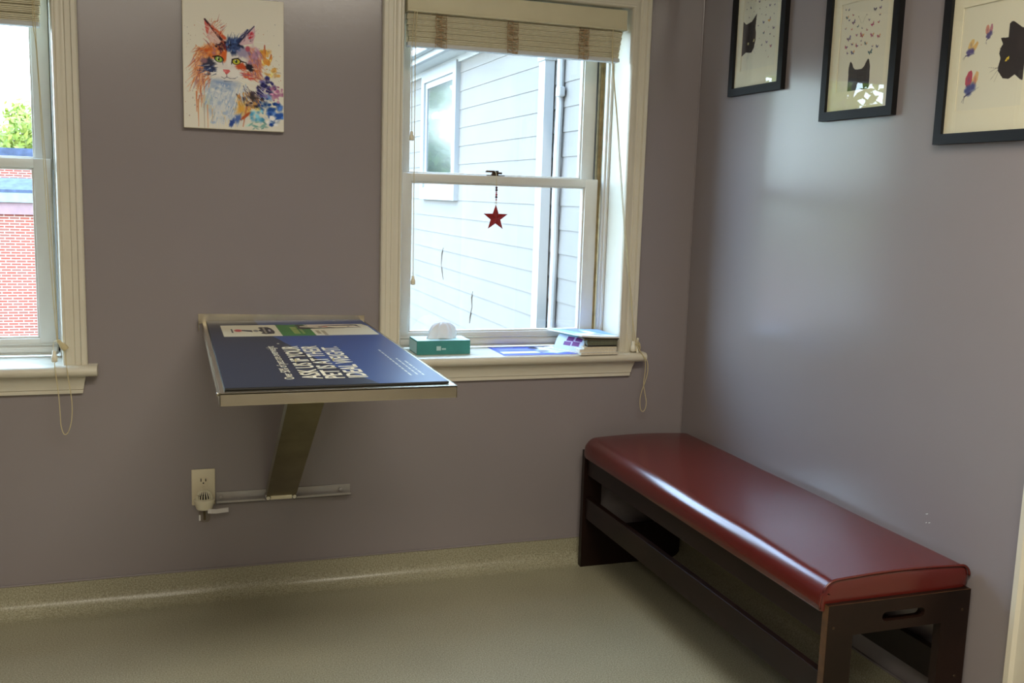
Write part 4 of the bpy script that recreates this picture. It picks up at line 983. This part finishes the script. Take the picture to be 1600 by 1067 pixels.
# ------------------------------------------------------------------ ceiling panel above the view; the rear one is added to soften shadows
for lx, ly, lab, lw in ((-1.15, -2.50, 'flat ceiling light panel in the middle of the ceiling', LAMP_W), (-2.4, -3.75, 'added ceiling light panel behind the view, softening the table shadow', FILL_W)):
    T = thing('ceiling_light', (lx, ly, 2.45), lab, 'ceiling light', 'ceiling lights')
    B().box(lx-.62, lx+.62, ly-.32, ly+.32, 2.425, 2.449, .004).put('housing', 'ceil', T)
    ld = bpy.data.lights.new('panel_lamp', 'AREA'); ld.shape = 'RECTANGLE'; ld.size = 1.18; ld.size_y = .58; ld.energy = lw; ld.color = LAMP_C
    lo_ = bpy.data.objects.new('panel_lamp', ld); C.objects.link(lo_); lo_.parent = T; lo_.location = (0, 0, -.030)

# ------------------------------------------------------------------ outside: neighbouring wing with clapboard siding
T = thing('neighbouring_house', (.17, 3.4, -3.2), 'pale clapboard house wall close outside the window beside the corner', 'house')
b = B(); ex = .124; ztop_ = 2.235; k = 0; rings = []
prof = [(.30, -3.2)]
zz = ztop_ - ex*44
pts = [(.34, zz)]
while zz < ztop_-.001:
    zn = min(zz+ex, ztop_); pts += [(.1655, zz), (.170, zn)]; zz = zn
pts += [(.34, ztop_)]
b.loft([[(x, .28, z) for x, z in pts], [(x, 7.5, z) for x, z in pts]])
b.box(.175, 4.0, 7.3, 7.5, -3.2, 3.0)
b.put('siding', 'siding', T)
for pts_ in (((3.99, .891), (4.03, .85), (4.04, .77), (4.02, .72), (3.98, .656)), ((3.21, .646), (3.235, .60), (3.22, .538), (3.26, .47), (3.27, .423))):
    B().tube([(.1655, y, z) for y, z in pts_], [.002, .004, .003, .004, .0015], 5).put('crack', 'lock', T)
b = B(); b.box(.030, .30, .28, 7.6, 2.225, 2.24); b.box(.150, .17, .28, 7.5, 2.185, 2.226); b.put('soffit', 'downsp', T)
b = B(); b.box(-.01, .032, .28, 7.7, 2.222, 2.30, .006); b.box(-.06, -.01, .28, 7.7, 2.262, 2.31, .01); b.put('gutter', 'extwhite', T)
b = B(); b.loft([[(-.02, y, 2.30), (.17, y, 2.42), (2.4, y, 3.6), (2.4, y, 3.5), (.17, y, 2.26)] for y in (.28, 7.7)]); b.put('roof', 'shingle', T)
# side window
wy0, wy1, wz0, wz1 = 3.640, 4.640, 1.240, 2.200
wn = B().prism([(wy0, wz0), (wy1, wz0), (wy1, wz1), (wy0, wz1)], [[(wy0+.085, wz0+.09), (wy1-.085, wz0+.09), (wy1-.085, wz1-.075), (wy0+.085, wz1-.075)]], YZ, .135, .172).put('window', 'extwhite', T)
B().prism([(wy0+.085, wz0+.09), (wy1-.085, wz0+.09), (wy1-.085, wz1-.075), (wy0+.085, wz1-.075)], [[(wy0+.135, wz0+.14), (wy1-.135, wz0+.14), (wy1-.135, wz1-.12), (wy0+.135, wz1-.12)]], YZ, .150, .17).put('window_sash', 'extwhite', wn)
B().box(.156, .160, wy0+.13, wy1-.13, wz0+.13, wz1-.11).put('pane', 'windowdark', wn)
# fluted downspout, cable with junction box
b = B()
yy0, yy1 = 1.815, 1.905; fl = []
for i in range(7):
    y = yy0+(yy1-yy0)*i/6; fl.append((.105+(.006 if i % 2 else 0), y))
pr = fl+[(.158, yy1), (.158, yy0)]
b.loft([[(x, y, -3.2) for x, y in pr], [(x, y, 2.05) for x, y in pr]]); b.box(.098, .165, yy0-.008, yy1+.008, 1.985, 2.02, .003)
b.tube([(.13, 1.86, 2.04), (.10, 1.86, 2.14), (.03, 1.86, 2.24)], .035, 10); b.put('downspout', 'downsp', T)
b = B(); b.tube([(.145, 1.70, -3.2)]+[(.146+.004*math.sin(i*1.7), 1.70+.004*math.sin(i*1.3), -3+i*.25) for i in range(22)], .019, 10); b.box(.125, .16, 1.655, 1.71, 1.79, 1.84, .008); b.put('conduit', 'downsp', T)
# own building's outer ground
struct(B().box(-40, 30, .35, 90, -3.4, -3.2).put('ground_lawn', 'soil'), 'ground outside', 'ground')

# brick building across the yard
T = thing('brick_building', (-6, 24.5, -3.2), 'red brick building with stone bands seen through the left window', 'building')
b = B(); b.box(-18, 1.5, 24.5, 26, -3.2, .46); b.put('brick_wall', 'brick', T)
B().box(-18.05, 1.55, 24.42, 26, .46, .76).put('lintel_band', 'stone_p', T)
B().box(-18.1, 1.6, 24.35, 26, .76, 1.07).put('coping', 'stone_l', T)
b = B(); b.loft([[(x, 24.6, 1.07), (x, 30, 1.28), (x, 30, .6), (x, 24.6, .9)] for x in (-18, 1.5)]); b.put('lower_roof', 'shingle', T)
b = B(); b.loft([[(x, 24.34, 1.07), (x, 25.2, 1.36), (x, 25.9, 1.36), (x, 25.9, 1.0), (x, 24.34, 1.0)] for x in (-18, 1.5)]); b.put('parapet_slates', 'shingle', T)
B().box(-18, 1.5, 30, 31, .6, 1.95).put('upper_brick_wall', 'brick', T)
B().box(-18.1, 1.6, 29.9, 31, 1.95, 2.25).put('upper_coping', 'shingle', T)

# trees
def tree(x, y, h, rc, nleaf, lm, lab, seed, squash=1.0, leaf=.16, zc=None):
    rn = random.Random(seed)
    T = thing('tree', (x, y, -3.2), lab, 'tree', 'trees outside the windows')
    b = B(); z0 = -3.2; topz = z0+h
    b.tube([(x, y, z0), (x+.1, y, z0+h*.3), (x-.1, y+.1, z0+h*.6), (x+.05, y, z0+h*.85)], [.22, .17, .11, .04], 8)
    tips = []
    for i in range(16):
        a = rn.uniform(0, 6.28); s = z0+h*rn.uniform(.3, .8); r = rc*rn.uniform(.5, .95)
        p = Vector((x+math.cos(a)*r, y+math.sin(a)*r, s+h*rn.uniform(.08, .22)))
        b.tube([(x, y, s), ((x+p.x)/2, (y+p.y)/2, (s+p.z)/2+.15), p], [.06, .04, .012], 6); tips.append(p)
    b.put('trunk', 'bark', T)
    cz = z0+h*.64; verts = []; faces = []
    cl = [(Vector((x+rn.gauss(0, .42)*rc, y+rn.gauss(0, .42)*rc, cz+rn.gauss(0, .16)*h*squash)), rn.uniform(.25, .5)*rc*.7) for _ in range(34)]+[(t, rc*.3) for t in tips]
    for i in range(nleaf):
        c_, r_ = rn.choice(cl); p = c_+Vector((rn.gauss(0, 1), rn.gauss(0, 1), rn.gauss(0, .8)))*r_*.5
        u_ = Vector((rn.gauss(0, 1), rn.gauss(0, 1), rn.gauss(0, 1))).normalized(); v_ = u_.orthogonal().normalized(); s = leaf*rn.uniform(.6, 1.3)
        k0 = len(verts); verts += [p-u_*s, p+v_*s*.45, p+u_*s, p-v_*s*.45]; faces.append((k0, k0+1, k0+2, k0+3))
    me = bpy.data.meshes.new('crown'); me.from_pydata([tuple(v) for v in verts], [], faces); put('crown', me, lm, T)
    return T
tree(-7.3, 35, 7.0, 2.2, 9000, 'leaf1', 'bright spring-green tree above the brick building', 1, leaf=.15)
tree(-3.6, 46, 7.2, 2.6, 6000, 'leaf1', 'low yellow-green tree behind the brick parapet', 2, leaf=.15)
tree(-.7, 9.6, 6.6, 1.0, 8000, 'leaf2', 'green yard tree mirrored in the neighbouring window', 3, leaf=.12)
tree(-9.6, 12.0, 8.4, 2.3, 1900, 'leaf1', 'tall leafy tree left of the yard, mirrored in the picture glass', 4, leaf=.14)
tree(-1.5, 14.0, 9.0, 1.1, 3000, 'leaf2', 'tall green yard tree behind the mirrored one', 5, leaf=.18)
